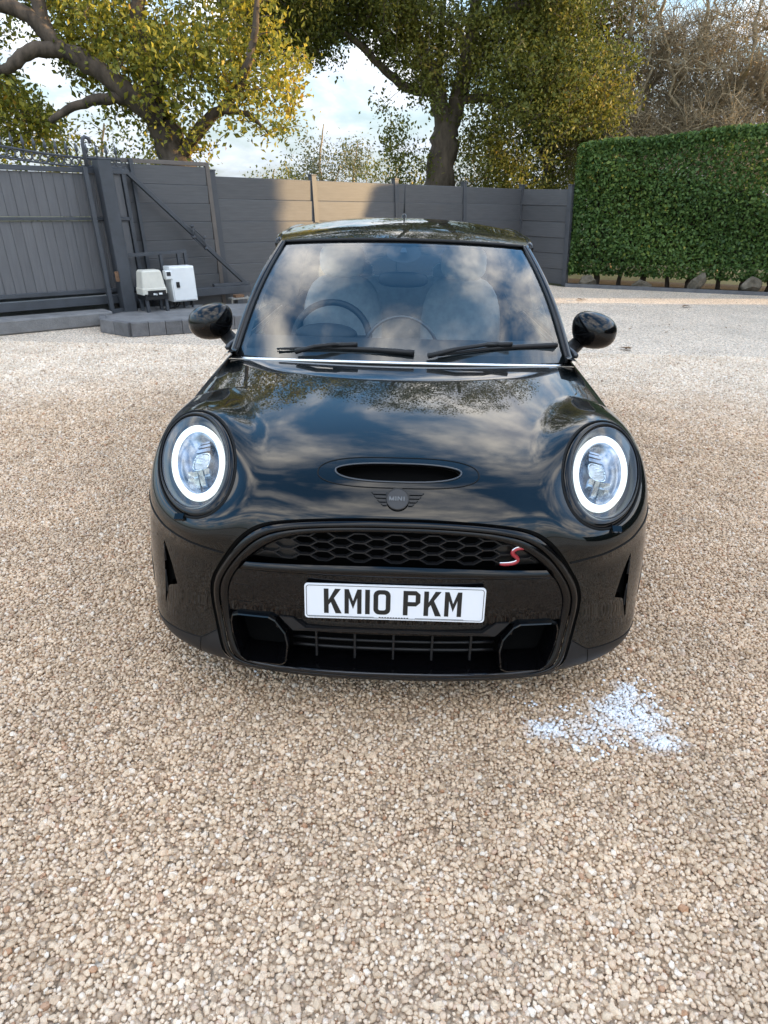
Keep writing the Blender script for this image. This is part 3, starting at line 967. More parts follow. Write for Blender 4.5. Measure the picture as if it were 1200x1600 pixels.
def make_tree(name, label, base, limbs, targets, leafm, barkm, leaf_size, per, spread, valf, cat='tree', group=None, twig_r=.010, leaf_along=.5,
              limb_sides=10, extra_twigs=0, lean=True, gnarl=.04, twigs_name='twigs'):
    """limbs: list of (points, r0, r1). targets: (n,3) twig ends; each is joined to the nearest wood and carries leaves."""
    root = wempty(name, base)
    tag(root, label, cat, group)
    big = []; nodes = []; nrad = []
    for P, r0, r1 in limbs:
        k = max(10, len(P) * 5)
        Q = smooth_line(P, k); Q[1:-1] += rng.normal(0, gnarl * r0 * 2, (k - 2, 3))
        rr = np.linspace(r0, r1, k) * (1 + np.convolve(rng.normal(0, .07, k), [.25, .5, .25], 'same'))
        big.append((Q, rr)); nodes.append(Q[2:]); nrad.append(rr[2:])
    nodes = np.concatenate(nodes); nrad = np.concatenate(nrad)
    V, F = tubes(big, limb_sides)
    link('trunk', fastmesh('trunk', V - np.array(base), F), barkm, root, True)
    tw = []; LC_ = []
    if len(targets):
        d0 = np.min(np.linalg.norm(targets[:, None, :] - nodes[None, ::3, :], axis=2), axis=1)
        targets = targets[np.argsort(d0)]
        N_ = np.zeros((len(nodes) + len(targets) * 5, 3)); NR = np.zeros(len(N_)); c = len(nodes)
        N_[:c] = nodes; NR[:c] = nrad
        for T in targets:
            dd = ((N_[:c] - T) ** 2).sum(1) + .0
            # prefer wood that lies below and inside
            i = int(np.argmin(dd + .6 * np.clip(N_[:c, 2] - T[2] + .1, 0, None)))
            A = N_[i]; ln = math.sqrt(dd[i]) + 1e-6
            r0 = min(NR[i] * .75, twig_r * (1 + ln * .9))
            m_ = A * .5 + T * .5 + np.array([0, 0, .10 * ln]) + rng.normal(0, .08 * ln, 3)
            P = np.array([A, A * .72 + m_ * .3 - A * .02, m_, m_ * .45 + T * .55 + np.array([0, 0, .02 * ln]), T])
            rr = np.linspace(max(r0, twig_r * .5), twig_r * .35, 5)
            tw.append((P, rr))
            N_[c:c + 4] = P[1:]; NR[c:c + 4] = rr[1:]; c += 4
            if per:
                n = max(1, rng.poisson(per))
                t = rng.uniform(leaf_along, 1.0, n)[:, None]
                LC_.append(P[2] * (1 - t) + T * t + rng.normal(0, spread, (n, 3)))
            for _ in range(extra_twigs):
                e = T + rng.normal(0, 1, 3) * np.array([.30, .30, .30]) + np.array([0, 0, .06])
                q = P[int(rng.integers(2, 5))]
                mid = (q + e) / 2 + rng.normal(0, .06, 3)
                tw.append((np.array([q, mid, e]), np.array([twig_r * .42, twig_r * .33, twig_r * .2])))
        V, F = tubes(tw, 4 if not extra_twigs else 3)
        link(twigs_name, fastmesh(twigs_name, V - np.array(base), F), barkm, root, True)
        if per:
            LC_ = np.concatenate(LC_)
            leaf_object('foliage', LC_, leaf_size, leafm, root, valf(LC_))
    return root


def n3(q):
    q = np.asarray(q)
    x, y, z = q[..., 0], q[..., 1], q[..., 2]
    return np.sin(2.1 * x + 1.3 * z + .7 * np.sin(1.9 * y)) + np.sin(2.3 * y - 1.7 * z + 1.1) + np.sin(2.9 * z + .8 * x + .9 * np.sin(2.2 * x))


def in_ellipsoids(n, ells, reject=None, clump=-.55):
    out_ = []
    w = np.array([e[1][0] * e[1][1] * e[1][2] * (e[2] if len(e) > 2 else 1) for e in ells]); w /= w.sum()
    while len(out_) < n:
        e = ells[rng.choice(len(ells), p=w)]
        p = rng.normal(size=3); p /= np.linalg.norm(p); p *= rng.uniform() ** (1 / 2.2)
        q = np.array(e[0]) + p * np.array(e[1])
        if reject is not None and reject(q): continue
        if n3(q) < clump: continue
        out_.append(q)
    return np.array(out_)


# ---- big yellowing tree on the left
def rj(q): return q[2] < 1.7 or (q[0] > -1.75 + .18 * (q[2] - 2) and q[2] < 4.6)
limbsL = [
    ([(-3.55, 13.6, -.06), (-3.62, 13.6, 1.2), (-3.85, 13.6, 2.1), (-4.05, 13.6, 2.75)], .34, .25),
    ([(-4.05, 13.6, 2.75), (-4.18, 13.7, 3.4), (-4.30, 13.8, 4.1), (-4.25, 13.9, 5.2), (-4.5, 14.2, 6.6), (-4.3, 14.3, 8.0)], .19, .06),
    ([(-4.0, 13.5, 2.7), (-4.45, 13.3, 3.05), (-4.95, 13.2, 3.42), (-5.5, 13.2, 3.72), (-6.0, 13.1, 4.15), (-6.9, 13.0, 4.25), (-8.2, 12.9, 4.8)], .185, .08),
    ([(-5.35, 13.2, 3.62), (-5.95, 13.0, 3.55), (-6.3, 12.9, 3.30), (-7.2, 12.8, 3.5)], .14, .05),
    ([(-5.55, 13.2, 3.75), (-5.75, 13.3, 4.6), (-5.6, 13.4, 5.8), (-5.9, 13.5, 7.0)], .13, .05),
    ([(-4.1, 13.5, 2.95), (-4.55, 13.3, 2.98), (-5.1, 13.1, 2.9), (-5.7, 13.0, 2.6)], .14, .05),
    ([(-3.80, 13.6, 2.0), (-3.3, 13.5, 2.6), (-2.8, 13.5, 3.0), (-2.35, 13.4, 3.7), (-2.2, 13.4, 4.6)], .13, .04),
    ([(-3.0, 13.5, 2.85), (-2.5, 13.4, 2.8), (-2.1, 13.3, 2.5)], .06, .02),
    ([(-4.25, 13.9, 4.9), (-3.6, 13.8, 5.6), (-2.8, 13.6, 6.4)], .10, .03)]
TL = in_ellipsoids(1950, [((-5.3, 14.0, 3.7), (2.8, 1.4, 1.6), 1.2), ((-2.95, 13.7, 3.3), (1.55, 1.3, 1.5), 1.4), ((-4.4, 14.4, 6.2), (3.4, 2.0, 2.2), .55), ((-7.8, 14.0, 4.6), (1.9, 1.5, 2.0), .6), ((-5.9, 14.2, 2.5), (2.2, 1.0, .8), 1.3)], rj, clump=-.2)
make_tree('autumn_tree', 'gnarled tree with yellow and green leaves behind the gate', (-3.55, 13.6, -.06), limbsL, TL, 'leaf_yellow', 'bark', .094, 19, .13,
          lambda C: .42 + .09 * n3(C) + .07 * (C[:, 0] + 5) / 3 + rng.normal(0, .20, len(C)), twig_r=.013)

# ---- big green tree behind the fence
OB = (1.25, 18.0, -.06)
limbsO = [
    ([(1.25, 18, -.06), (1.22, 18, 1.2), (1.18, 18, 2.2), (1.22, 18, 3.1)], .42, .30),
    ([(1.20, 18, 3.0), (.95, 18, 3.9), (.55, 18.1, 4.7), (.35, 18.2, 5.6), (.4, 18.3, 7.2), (.1, 18.4, 9.5)], .21, .06),
    ([(1.26, 18, 2.9), (1.55, 17.9, 3.9), (1.70, 17.9, 4.9), (1.80, 17.9, 5.8), (2.1, 17.8, 7.5), (2.4, 17.8, 9.6)], .21, .06),
    ([(1.0, 18, 3.8), (.45, 17.7, 3.75), (-.15, 17.5, 4.05), (-.85, 17.3, 4.6), (-1.7, 17.2, 4.9), (-2.7, 17.1, 5.3)], .12, .03),
    ([(1.75, 17.9, 5.0), (2.6, 17.7, 5.3), (3.5, 17.5, 5.6), (4.4, 17.4, 6.2)], .14, .04),
    ([(1.5, 17.9, 3.6), (2.2, 17.6, 3.6), (2.9, 17.4, 3.35), (3.6, 17.3, 3.2)], .11, .03),
    ([(.45, 18.2, 5.4), (-.5, 18.2, 6.3), (-1.6, 18.1, 7.0), (-2.6, 18, 7.6)], .13, .04),
    ([(1.2, 18, 2.9), (1.05, 18.4, 4.0), (1.1, 18.8, 5.5)], .14, .06),
    ([(2.0, 17.8, 7.0), (3.0, 17.8, 8.0), (4.0, 17.8, 8.6)], .10, .03)]
def rjO(q):
    x, y, z = q
    k = 18 / y; xx = x * k; zp = 1.5 + (z - 1.5) * k      # the open window of sky between the two trees is a real gap in the crown
    return z < 1.55 or (-3.6 < xx < -.50 + .35 * (zp < 3.2) and zp < 4.12 + .22 * math.sin(xx * 2.3)) or (xx < -1.0 and zp < 4.25)
TO = in_ellipsoids(6200, [((3.4, 17.5, 3.7), (1.9, 1.8, 2.5), 1.7), ((1.6, 17.9, 5.2), (2.7, 1.5, 1.8), 1.5), ((-1.9, 17.4, 5.3), (2.5, 1.8, 1.3), 3.0), ((1.3, 18, 8.3), (4.2, 3.0, 2.8), .45), ((.25, 17.2, 3.0), (.85, .9, 1.5), 2.4), ((2.5, 17.3, 3.4), (.9, .9, 1.6), 1.2), ((-2.2, 17.6, 7.2), (2.4, 2.2, 1.7), .5)], rjO)
make_tree('oak_tree', 'large green tree with thick forked trunk rising behind the fence', OB, limbsO, TO, 'leaf_oak', 'bark_dark', .078, 24, .14,
          lambda C: .40 + .10 * n3(C) + .06 * np.clip((C[:, 0] - 1) / 3, -1, 1) + rng.normal(0, .15, len(C)), twig_r=.012)

# ---- leafy tree behind the corner of the fence
BB = (4.35, 21.0, -.06)
TB = in_ellipsoids(1100, [((4.2, 20.8, 3.6), (1.9, 1.6, 2.6)), ((4.6, 21, 6.6), (2.0, 1.8, 2.6), .7)], lambda q: q[2] < .8)
make_tree('olive_tree', 'dense olive green tree filling the gap left of the bare trees', BB,
          [([(4.35, 21, -.06), (4.3, 21, 2), (4.4, 21, 4), (4.3, 21, 6), (4.5, 21, 8)], .2, .05), ([(4.35, 21, 2.4), (3.4, 20.7, 3.6), (2.9, 20.6, 4.6)], .09, .03), ([(4.4, 21, 3.0), (5.3, 20.8, 4.2), (5.8, 20.7, 5.4)], .09, .03)],
          TB, 'leaf_oak', 'bark_dark', .095, 26, .17, lambda C: .42 + .11 * n3(C) + rng.normal(0, .15, len(C)), twig_r=.011)

# ---- bare trees behind the hedge
def bare(base, h, label, nt_, spreadx, seed_limbs, group):
    b = np.array(base)
    limbs = []
    for (dx_, dy_, kz, r0) in seed_limbs:
        limbs.append(([b, b + [dx_ * .12, dy_ * .1, h * .18], b + [dx_ * .38, dy_ * .35, h * .42], b + [dx_ * .7, dy_ * .7, h * .70 * kz], b + [dx_, dy_, h * kz]], r0, .03))
    T = in_ellipsoids(nt_, [(b + [0, 0, h * .62], (spreadx, 1.9, h * .42)), (b + [0, 0, h * .42], (spreadx * .9, 1.6, h * .22), 1.0)], lambda q: q[2] < 1.9)
    return make_tree('bare_tree', label, tuple(base), limbs, T, None, 'bark_pale', 0, 0, 0, None, group=group, twig_r=.017, extra_twigs=10, gnarl=.5)
SL = [(-1.6, .3, 1.0, .10), (-.5, -.4, 1.1, .11), (.7, .3, 1.05, .12), (1.7, -.2, .95, .09), (-2.4, -.3, .75, .075), (2.5, .2, .72, .08), (-1.0, .5, .62, .06), (1.3, -.5, .60, .06), (.1, -.6, .8, .07)]
bare((5.9, 19.6, -.06), 6.6, 'leafless twiggy tree behind the near end of the hedge', 900, 2.5, SL, 'bare trees behind the hedge')
bare((8.6, 19.2, -.06), 6.9, 'leafless twiggy tree at the right edge above the hedge', 900, 2.6, SL[::-1], 'bare trees behind the hedge')
bare((11.8, 20.5, -.06), 6.5, 'leafless twiggy tree beyond the right edge of the view', 160, 2.4, SL[:4], 'bare trees behind the hedge')

# ---- brown thicket behind the bare trees
for bx, by_, n_, lab in ((6.6, 22.6, 650, 'brown and olive thicket seen through the first bare tree'), (9.8, 22.3, 650, 'brown and olive thicket behind the bare tree at the right edge')):
    Tt = in_ellipsoids(n_, [((bx, by_, 2.8), (2.4, 1.3, 2.2)), ((bx, by_, 4.8), (2.1, 1.2, 1.7), .9)], lambda q: q[2] < .3)
    make_tree('thicket', lab, (bx, by_, -.06), [([(bx, by_, -.06), (bx - .2, by_, 1.5), (bx - .8, by_, 3.2)], .09, .03), ([(bx, by_, .5), (bx + .5, by_, 2), (bx + 1.0, by_, 3.6)], .08, .03)],
              Tt, 'leaf_brown', 'bark', .085, 17, .26, lambda C: rng.normal(.42, .24, len(C)), cat='shrub')

# ---- far pale tree and shrubs in the sky gap
def far(base, h, w, n, lab, name='far_tree', cat='tree', lm='leaf_far', ls=.11, per=15):
    b = np.array(base)
    T = in_ellipsoids(n, [(b + [0, 0, h * .62], (w, w * .7, h * .40)), (b + [w * .45, 0, h * .45], (w * .6, w * .5, h * .3)), (b + [-w * .5, 0, h * .42], (w * .6, w * .5, h * .28))], lambda q: q[2] < .4)
    make_tree(name, lab, tuple(base), [([b, b + [.1, 0, h * .3], b + [-.1, 0, h * .6], b + [.1, 0, h * .95]], .13, .02), ([b + [.1, 0, h * .3], b + [w * .5, 0, h * .6]], .06, .02), ([b + [.1, 0, h * .25], b + [-w * .5, 0, h * .55]], .06, .02)],
              T, lm, 'bark_pale', ls, per, .22, lambda C: rng.normal(.45, .25, len(C)), cat=cat, twig_r=.011)
far((-2.9, 32, -.06), 4.6, 1.5, 190, 'pale feathery tree in the sky gap above the fence')
far((-1.55, 33, -.06), 3.9, 1.0, 110, 'small pale bush right of the feathery tree above the fence', 'far_shrub', 'shrub')
far((-4.7, 30, -.06), 2.75, 1.5, 150, 'low green bush left of the feathery tree above the fence', 'far_shrub', 'shrub', 'leaf_oak')
far((.2, 30, -.06), 3.0, 1.7, 190, 'low dark bush left of the forked trunk above the fence', 'far_shrub', 'shrub', 'leaf_oak')
far((3.2, 25, -.06), 3.6, 2.2, 240, 'dark undergrowth right of the forked trunk above the fence', 'far_shrub', 'shrub', 'leaf_dark', .10, 17)
far((-7.5, 20, -.06), 3.4, 2.6, 240, 'green undergrowth behind the left gate boards', 'far_shrub', 'shrub', 'leaf_oak', .10, 16)

# ================================================================== hedge
def hedge(name, label, P, Q, depth, z0, zt, n, size, m, val, face_only=False, end_round=True):
    """clipped hedge: front face from P to Q, depth away from the yard; zt(x) top"""
    P = np.array(P, float); Q = np.array(Q, float); ln = np.linalg.norm(Q - P); d = (Q - P) / ln; nb = np.array([-d[1], d[0]])
    root = wempty(name, (*P, 0))
    tag(root, label, 'hedge')
    s = rng.uniform(0, ln, n); k = rng.uniform(0, 1, n)
    # share: front, top, end
    hm = zt(P[0]) - z0
    pf = np.array([hm, depth * .75, hm * depth / ln * 1.2]); pf /= pf.sum()
    w = rng.choice(3, n, p=pf)
    C = np.zeros((n, 3)); O = np.zeros((n, 3))
    top = np.array([zt(x) for x in (P[0] + d[0] * s)])
    bulge = .05 * np.sin(s * 2.1) + .04 * np.sin(s * 5.3 + 1)
    # front
    z = z0 + (top - z0) * k
    rd = np.clip((z - (top - .22)) / .22, 0, 1)
    off = -.0 + .11 * np.abs(rng.normal(0, 1, n)) + bulge * .6 + .05 * np.sin(z * 5 + s) + .16 * rd ** 2 + .10 * np.clip((z0 + .25 - z) / .25, 0, 1)
    f = w == 0
    C[f] = np.stack([P[0] + d[0] * s + nb[0] * off, P[1] + d[1] * s + nb[1] * off, z], 1)[f]
    O[f] = np.array([-nb[0], -nb[1], .35]) * .9
    t = w == 1
    off2 = depth * k
    C[t] = np.stack([P[0] + d[0] * s + nb[0] * off2, P[1] + d[1] * s + nb[1] * off2, top - .09 * np.abs(rng.normal(0, 1, n)) + .05 * np.sin(s * 3.1) * .6], 1)[t]
    O[t] = (0, 0, 1.0)
    e = w == 2
    C[e] = np.stack([P[0] + nb[0] * off2 - d[0] * .02 + d[0] * np.abs(rng.normal(0, .09, n)), P[1] + nb[1] * off2 - d[1] * .02 + d[1] * np.abs(rng.normal(0, .09, n)), z0 + (zt(P[0]) - z0) * rng.uniform(0, 1, n)], 1)[e]
    O[e] = np.array([-d[0], -d[1], .3]) * .9
    if end_round:       # soften the near upright corner
        a = np.clip(1 - s / .25, 0, 1); C[f] += (np.array([nb[0], nb[1], 0])[None] * (.14 * a ** 2)[:, None])[f]
    C[:, 0] -= LEAN * .6 * C[:, 2]
    leaf_object('foliage', C, size, m, root, val(C), outward=O, up_bias=.2, aspect=.62)
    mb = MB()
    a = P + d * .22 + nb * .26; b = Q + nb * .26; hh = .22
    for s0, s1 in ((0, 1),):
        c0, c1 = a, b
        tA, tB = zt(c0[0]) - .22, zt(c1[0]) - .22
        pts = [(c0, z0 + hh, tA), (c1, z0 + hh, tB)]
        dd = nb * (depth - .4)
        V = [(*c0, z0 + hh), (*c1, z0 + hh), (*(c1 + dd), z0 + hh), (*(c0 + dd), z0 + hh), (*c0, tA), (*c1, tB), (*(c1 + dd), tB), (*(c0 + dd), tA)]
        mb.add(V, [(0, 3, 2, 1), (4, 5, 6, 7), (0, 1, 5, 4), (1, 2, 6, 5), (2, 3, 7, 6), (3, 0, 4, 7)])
    mb.build('light_block_core', 'soil', root)  # solid dark box added inside the leaves to block light
    return root, P, d, nb, ln


zt_h = lambda x: 2.52 + .105 * (x - 3.4) - 1.7 * float(smoothstep(8.0, 9.4, x))  # unseen far end tapered to slant its shadow on the fence
hd, hP, hdv, hnb, hln = hedge('beech_hedge', 'tall clipped dark green hedge behind the row of stones', (3.62, 14.42), (9.3, 13.18), 1.5, .22, zt_h, 64000, .066, 'leaf_hedge',
                         lambda C: .40 + .10 * np.sin(C[:, 0] * 2.4 + C[:, 2] * 2) + rng.normal(0, .20, len(C)) + .25 * (rng.uniform(size=len(C)) < .03))
for k, s in enumerate((.55, 1.0, 1.45, 1.95, 2.35, 2.9, 3.35, 3.8)):
    c = hP + hdv * s + hnb * .45
    mb = MB()
    pts = [np.array([c[0] + random.uniform(-.03, .03) * i, c[1], .0 + .13 * i]) for i in range(5)]
    mb.tube(pts, [.05, .042, .04, .036, .03] if k % 2 else [.075, .062, .055, .05, .045], 7)
    mb.build('stem', 'bark', hd, True)
# tall hedge added out of view at right to shade the yard and fence
zt_s = lambda x: 4.7
hedge('sun_blocking_hedge', 'added unseen hedge right of the yard that blocks the sun', (10.6, 12.55), (10.61, -9), 1.6, .0, zt_s, 16000, .22, 'leaf_dark', lambda C: rng.normal(.4, .2, len(C)), end_round=False)

# planting bed, edging strip and stones at the hedge foot
bedp = [(3.56, 14.30), (9.3, 13.05), (9.6, 14.8), (3.9, 15.9)]
mb = MB(); mb.prism(bedp, lambda x, y, t: (x, y, t), -.05, .015)
tag(mb.build('planting_bed', 'soil'), kind='structure')
mb = MB(); mb.bar((3.52, 14.285, .02), (9.2, 13.045, .02), .05, .09)
tag(mb.build('bed_edging', 'edging'), 'thin dark edging strip between the gravel and the hedge bed', 'edging')

# ================================================================== the car
CAR_LOC, CAR_YAW = (.036, 1.665, 0.0), R(-1.0)
car = empty('hatchback_car', CAR_LOC, CAR_YAW)
tag(car, 'glossy black hatchback car with lit round headlights parked on the gravel', 'car')

TAB = np.array([
    #  z    y_mid  width  len   p    q
    [.165, .030, .807, .46, 2.5, 2.7],
    [.200, .000, .822, .47, 2.5, 2.7],
    [.300, .004, .834, .49, 2.5, 2.7],
    [.420, .012, .834, .49, 2.5, 2.7],
    [.540, .012, .824, .48, 2.55, 2.65],
    [.640, .022, .807, .46, 2.65, 2.6],
    [.700, .050, .798, .46, 2.8, 2.5],
    [.735, .083, .792, .48, 2.9, 2.45],
    [.765, .122, .786, .52, 3.0, 2.4],
    [.795, .180, .778, .58, 3.0, 2.4],
    [.825, .275, .768, .66, 2.9, 2.4],
    [.855, .410, .754, .74, 2.7, 2.4],
    [.885, .595, .736, .76, 2.5, 2.45],
    [.910, .790, .714, .70, 2.4, 2.5],
    [.930, 1.00, .692, .60, 2.4, 2.5],
    [.945, 1.20, .652, .45, 2.4, 2.5]])
_d = np.sqrt((np.diff(TAB[:, :2], axis=0) ** 2).sum(1))
_t = np.concatenate([[0], np.cumsum(_d)])
NV = 210
TT = nspline(_t, TAB, np.linspace(0, _t[-1], NV))


def row_at(z):
    z = np.asarray(z, float)
    return [np.interp(z, TT[:, 0], TT[:, i]) for i in range(1, 6)]


def Yf(x, z):
    """front face of the body: y at (x, z)"""
    yc, w, Ln, p, q = row_at(z)
    s = np.clip(np.abs(x) / w, 0, .9999)
    return yc + Ln * (1 - (1 - s ** p) ** (1 / q))


def sp(x, z, off=0.0):
    return np.array([x, float(Yf(x, z)) + off, z])


def body_grid(nu=140, ns=46, nr=40):
    z, yc, w, Ln, p, q = [TT[:, i:i + 1] for i in range(6)]
    ph = np.linspace(0, np.pi / 2, nu)[None]
    x = w * np.clip(np.sin(ph), 0, 1) ** (2 / p)
    y = yc + Ln * (1 - np.clip(np.cos(ph), 0, 1) ** (2 / q))
    a = np.linspace(0, 1, ns + 1)[None, 1:]
    y0 = yc + Ln
    yr = 3.84 - .42 * smoothstep(.62, .95, z) - .05 * smoothstep(.35, .16, z)
    y1 = yr - .55
    xs = w + .022 * smoothstep(.35, .6, z) * smoothstep(.9, .7, z) * smoothstep(1.0, 1.6, y0 + (y1 - y0) * a)
    ys = y0 + (y1 - y0) * a
    ph2 = np.linspace(np.pi / 2, 0, nr + 1)[None, 1:]
    xr = xs[:, -1:] * np.clip(np.sin(ph2), 0, 1) ** (2 / 2.8)
    yy = yr - .55 * (1 - np.clip(np.cos(ph2), 0, 1) ** (2 / 2.6))
    X = np.concatenate([x, xs, xr], 1); Y = np.concatenate([y, ys, yy], 1)
    Z = np.repeat(z, X.shape[1], 1)
    P = np.stack([X, Y, Z], -1)
    Pm = P[:, ::-1].copy(); Pm[..., 0] *= -1
    return np.concatenate([Pm[:, :-1], P], 1)


# ---- the raised eyes round the headlights
HL_N = np.array([.34, -.54, .77]); HL_N /= np.linalg.norm(HL_N)
HL_C = np.array([.634, .276, .759])
HL_E1 = np.cross([0, 0, 1.], HL_N); HL_E1 /= np.linalg.norm(HL_E1)      # points outwards
HL_E2 = np.cross(HL_N, HL_E1)
_k = .76
HL_A = HL_E1 * _k + HL_E2 * math.sqrt(1 - _k * _k)         # long axis: up and outwards
HL_B = np.cross(HL_A, HL_N)                                 # short axis
HL_OC = HL_C - HL_E1 * .015 + HL_E2 * .010                  # centre of the outer ring
HL_LC = HL_C - HL_E1 * .003 + HL_E2 * .012                  # centre of the lens
HL_O = (.220, .130)
EYE_DIR = np.array([0, -.93, .36])


def eye_raise(P):
    P = P.copy(); sh = P.shape
    Q = P.reshape(-1, 3); S = np.sign(Q[:, 0]); S[S == 0] = 1
    A = Q * np.stack([S, 0 * S + 1, 0 * S + 1], 1)
    # towards the viewer of a headlight: straight ahead and slightly up
    t = ((HL_C - A) @ HL_N) / (EYE_DIR @ HL_N)
    B = A + t[:, None] * EYE_DIR
    e = np.sqrt((((B - HL_OC) @ HL_A) / HL_O[0]) ** 2 + (((B - HL_OC) @ HL_B) / HL_O[1]) ** 2)
    _q = np.clip((e - .93) / (1.85 - .93), 0, 1); w = 1 - _q ** 3 * (_q * (_q * 6 - 15) + 10)
    w = np.where((A[:, 1] < .75) & (np.abs(t) < .25), w, 0)
    A = A + (w * t / np.maximum(e, 1) ** 1.6)[:, None] * EYE_DIR
    A[:, 0] *= S
    return A.reshape(sh), np.where(A[:, 1] < .75, e, 9).reshape(sh[:-1])


def insplit(V, F, f):
    """split polygons by the sign of f at the vertices: (inside f<0, outside)"""
    V = np.asarray(V); f = np.asarray(f)
    fin, fout = [], []
    extra = []; cache = {}
    n0 = len(V)
    neg = (f < 0)

    def cutpt(i, j):
        k = (i, j) if i < j else (j, i)
        if k not in cache:
            t = f[k[0]] / (f[k[0]] - f[k[1]])
            cache[k] = n0 + len(extra)
            extra.append(V[k[0]] * (1 - t) + V[k[1]] * t)
        return cache[k]
    for q in F:
        c = sum(1 for i in q if neg[i])
        if c == len(q): fin.append(q)
        elif c == 0: fout.append(q)
        else:
            a, b = [], []
            for i, j in zip(q, q[1:] + q[:1]):
                (a if neg[i] else b).append(i)
                if neg[i] != neg[j]:
                    m = cutpt(i, j); a.append(m); b.append(m)
            if len(a) > 2: fin.append(tuple(a))
            if len(b) > 2: fout.append(tuple(b))
    VV = np.vstack([V, np.array(extra)]) if extra else V

    def comp(Fs):
        if not Fs: return np.zeros((0, 3)), []
        u = np.unique(np.concatenate([np.array(q) for q in Fs]))
        mp_ = np.full(len(VV), -1); mp_[u] = np.arange(len(u))
        return VV[u], [tuple(mp_[list(q)].tolist()) for q in Fs]
    return comp(fin), comp(fout)


def poly_sdf(poly, x, y):
    """signed distance, negative inside"""
    P = np.asarray(poly); n = len(P)
    d = np.full(x.shape, 1e9); ins = np.zeros(x.shape, bool)
    for i in range(n):
        a = P[i]; b = P[(i + 1) % n]; e = b - a
        t = np.clip(((x - a[0]) * e[0] + (y - a[1]) * e[1]) / (e @ e + 1e-15), 0, 1)
        d = np.minimum(d, (x - a[0] - t * e[0]) ** 2 + (y - a[1] - t * e[1]) ** 2)
        c = ((a[1] > y) != (b[1] > y))
        xx = a[0] + (y - a[1]) / (b[1] - a[1] + 1e-15) * e[0]
        ins ^= c & (x < xx)
    return np.where(ins, -1, 1) * np.sqrt(d)


def resample(H, n=60):
    """smooth half outline"""
    H = np.array(H, float)
    d = np.sqrt((np.diff(H, axis=0) ** 2).sum(1)); t = np.concatenate([[0], np.cumsum(d)])
    # clamp end tangents by mirroring
    m0 = H[1] * [-1, 1]; m1 = H[-2] * [-1, 1]
    tt_ = np.concatenate([[-t[1]], t, [2 * t[-1] - t[-2]]])
    return nspline(tt_, np.vstack([m0, H, m1]), np.linspace(0, t[-1], n))


O_H = resample([(0, .697), (.20, .692), (.324, .680), (.385, .666), (.44, .632), (.48, .585), (.515, .530), (.543, .480),
                (.555, .43), (.552, .36), (.536, .264), (.513, .205), (.46, .178), (.30, .171), (0, .168)], 90)
I_H = resample([(0, .655), (.18, .65), (.285, .635), (.345, .613), (.39, .583), (.424, .552), (.452, .52), (.480, .475),
                (.494, .43), (.495, .375), (.482, .28), (.462, .225), (.42, .205), (.28, .197), (0, .193)], 90)
O_H[0, 0] = O_H[-1, 0] = I_H[0, 0] = I_H[-1, 0] = 0


def closed(H):
    H = np.asarray(H); M = H[1:-1][::-1] * [-1, 1]
    return np.vstack([H, M])


def xI(z):
    s = I_H[8:-8]; k = np.argsort(s[:, 1])
    return np.interp(z, s[k, 1], s[k, 0])


def cowl(x):
    return .950 + .2 * x * x + .27 * x ** 4


G = body_grid()
G, EYE = eye_raise(G)
nrow, ncol = G.shape[:2]
V0 = G.reshape(-1, 3)
E0 = EYE.reshape(-1)
ii, jj = np.meshgrid(np.arange(nrow - 1), np.arange(ncol - 1), indexing='ij')
F0 = np.stack([ii * ncol + jj, ii * ncol + jj + 1, (ii + 1) * ncol + jj + 1, (ii + 1) * ncol + jj], -1).reshape(-1, 4)
F0 = [tuple(q) for q in F0.tolist()]


def eyef(V):
    S = np.sign(V[:, 0]); S[S == 0] = 1
    A = V * np.stack([S, 0 * S + 1, 0 * S + 1], 1)
    t = ((HL_C - A) @ HL_N) / (EYE_DIR @ HL_N)
    B = A + t[:, None] * EYE_DIR
    e = np.sqrt((((B - HL_OC) @ HL_A) / HL_O[0]) ** 2 + (((B - HL_OC) @ HL_B) / HL_O[1]) ** 2)
    return np.where((A[:, 1] < .75) & (np.abs(t) < .2), e - 1.0, 5)


def emit(mesh, name, m, parent, smooth=True, shift=(0, 0, 0)):
    V, F = mesh
    if not F: return None
    me = bpy.data.meshes.new(name)
    me.from_pydata((V + np.array(shift)).tolist(), [], F)
    me.update()
    return link(name, me, m, parent, smooth)


WHEELS = [(.775, .31), (3.27, .31)]
M = (V0, F0)
for wy, wz in WHEELS:                                    # wheel openings
    V = M[0]
    f = np.where(np.abs(V[:, 0]) > .5, np.hypot(V[:, 1] - wy, V[:, 2] - wz) - .352, 5)
    _, M = insplit(M[0], M[1], f)
O_POLY = closed(O_H)
V = M[0]
_, M = insplit(M[0], M[1], np.where(V[:, 1] < .45, poly_sdf(O_POLY, V[:, 0], V[:, 2]), 5))
_, M = insplit(M[0], M[1], eyef(M[0]))
# hood scoop opening
SCOOP = []
for k in range(40):
    t = 2 * math.pi * k / 40
    cx = math.copysign(abs(math.cos(t)) ** .75, math.cos(t)) * .182
    sz = math.sin(t)
    SCOOP.append((cx, .791 + (.0125 * sz if sz > 0 else .0185 * abs(sz) ** .9 * -1)))
V = M[0]
SCOOP_IN, M = insplit(M[0], M[1], np.where((V[:, 1] < .45) & (np.abs(V[:, 0]) < .4), poly_sdf(SCOOP, V[:, 0], V[:, 2]), 5))


def zline(x):
    return np.interp(np.abs(x), [.0, .45, .49, .61, .70, .76, .83], [.60, .575, .562, .577, .594, .618, .655])


V = M[0]
front, rest = insplit(M[0], M[1], V[:, 1] - np.where(V[:, 2] > .80, 1.42, 1.36))
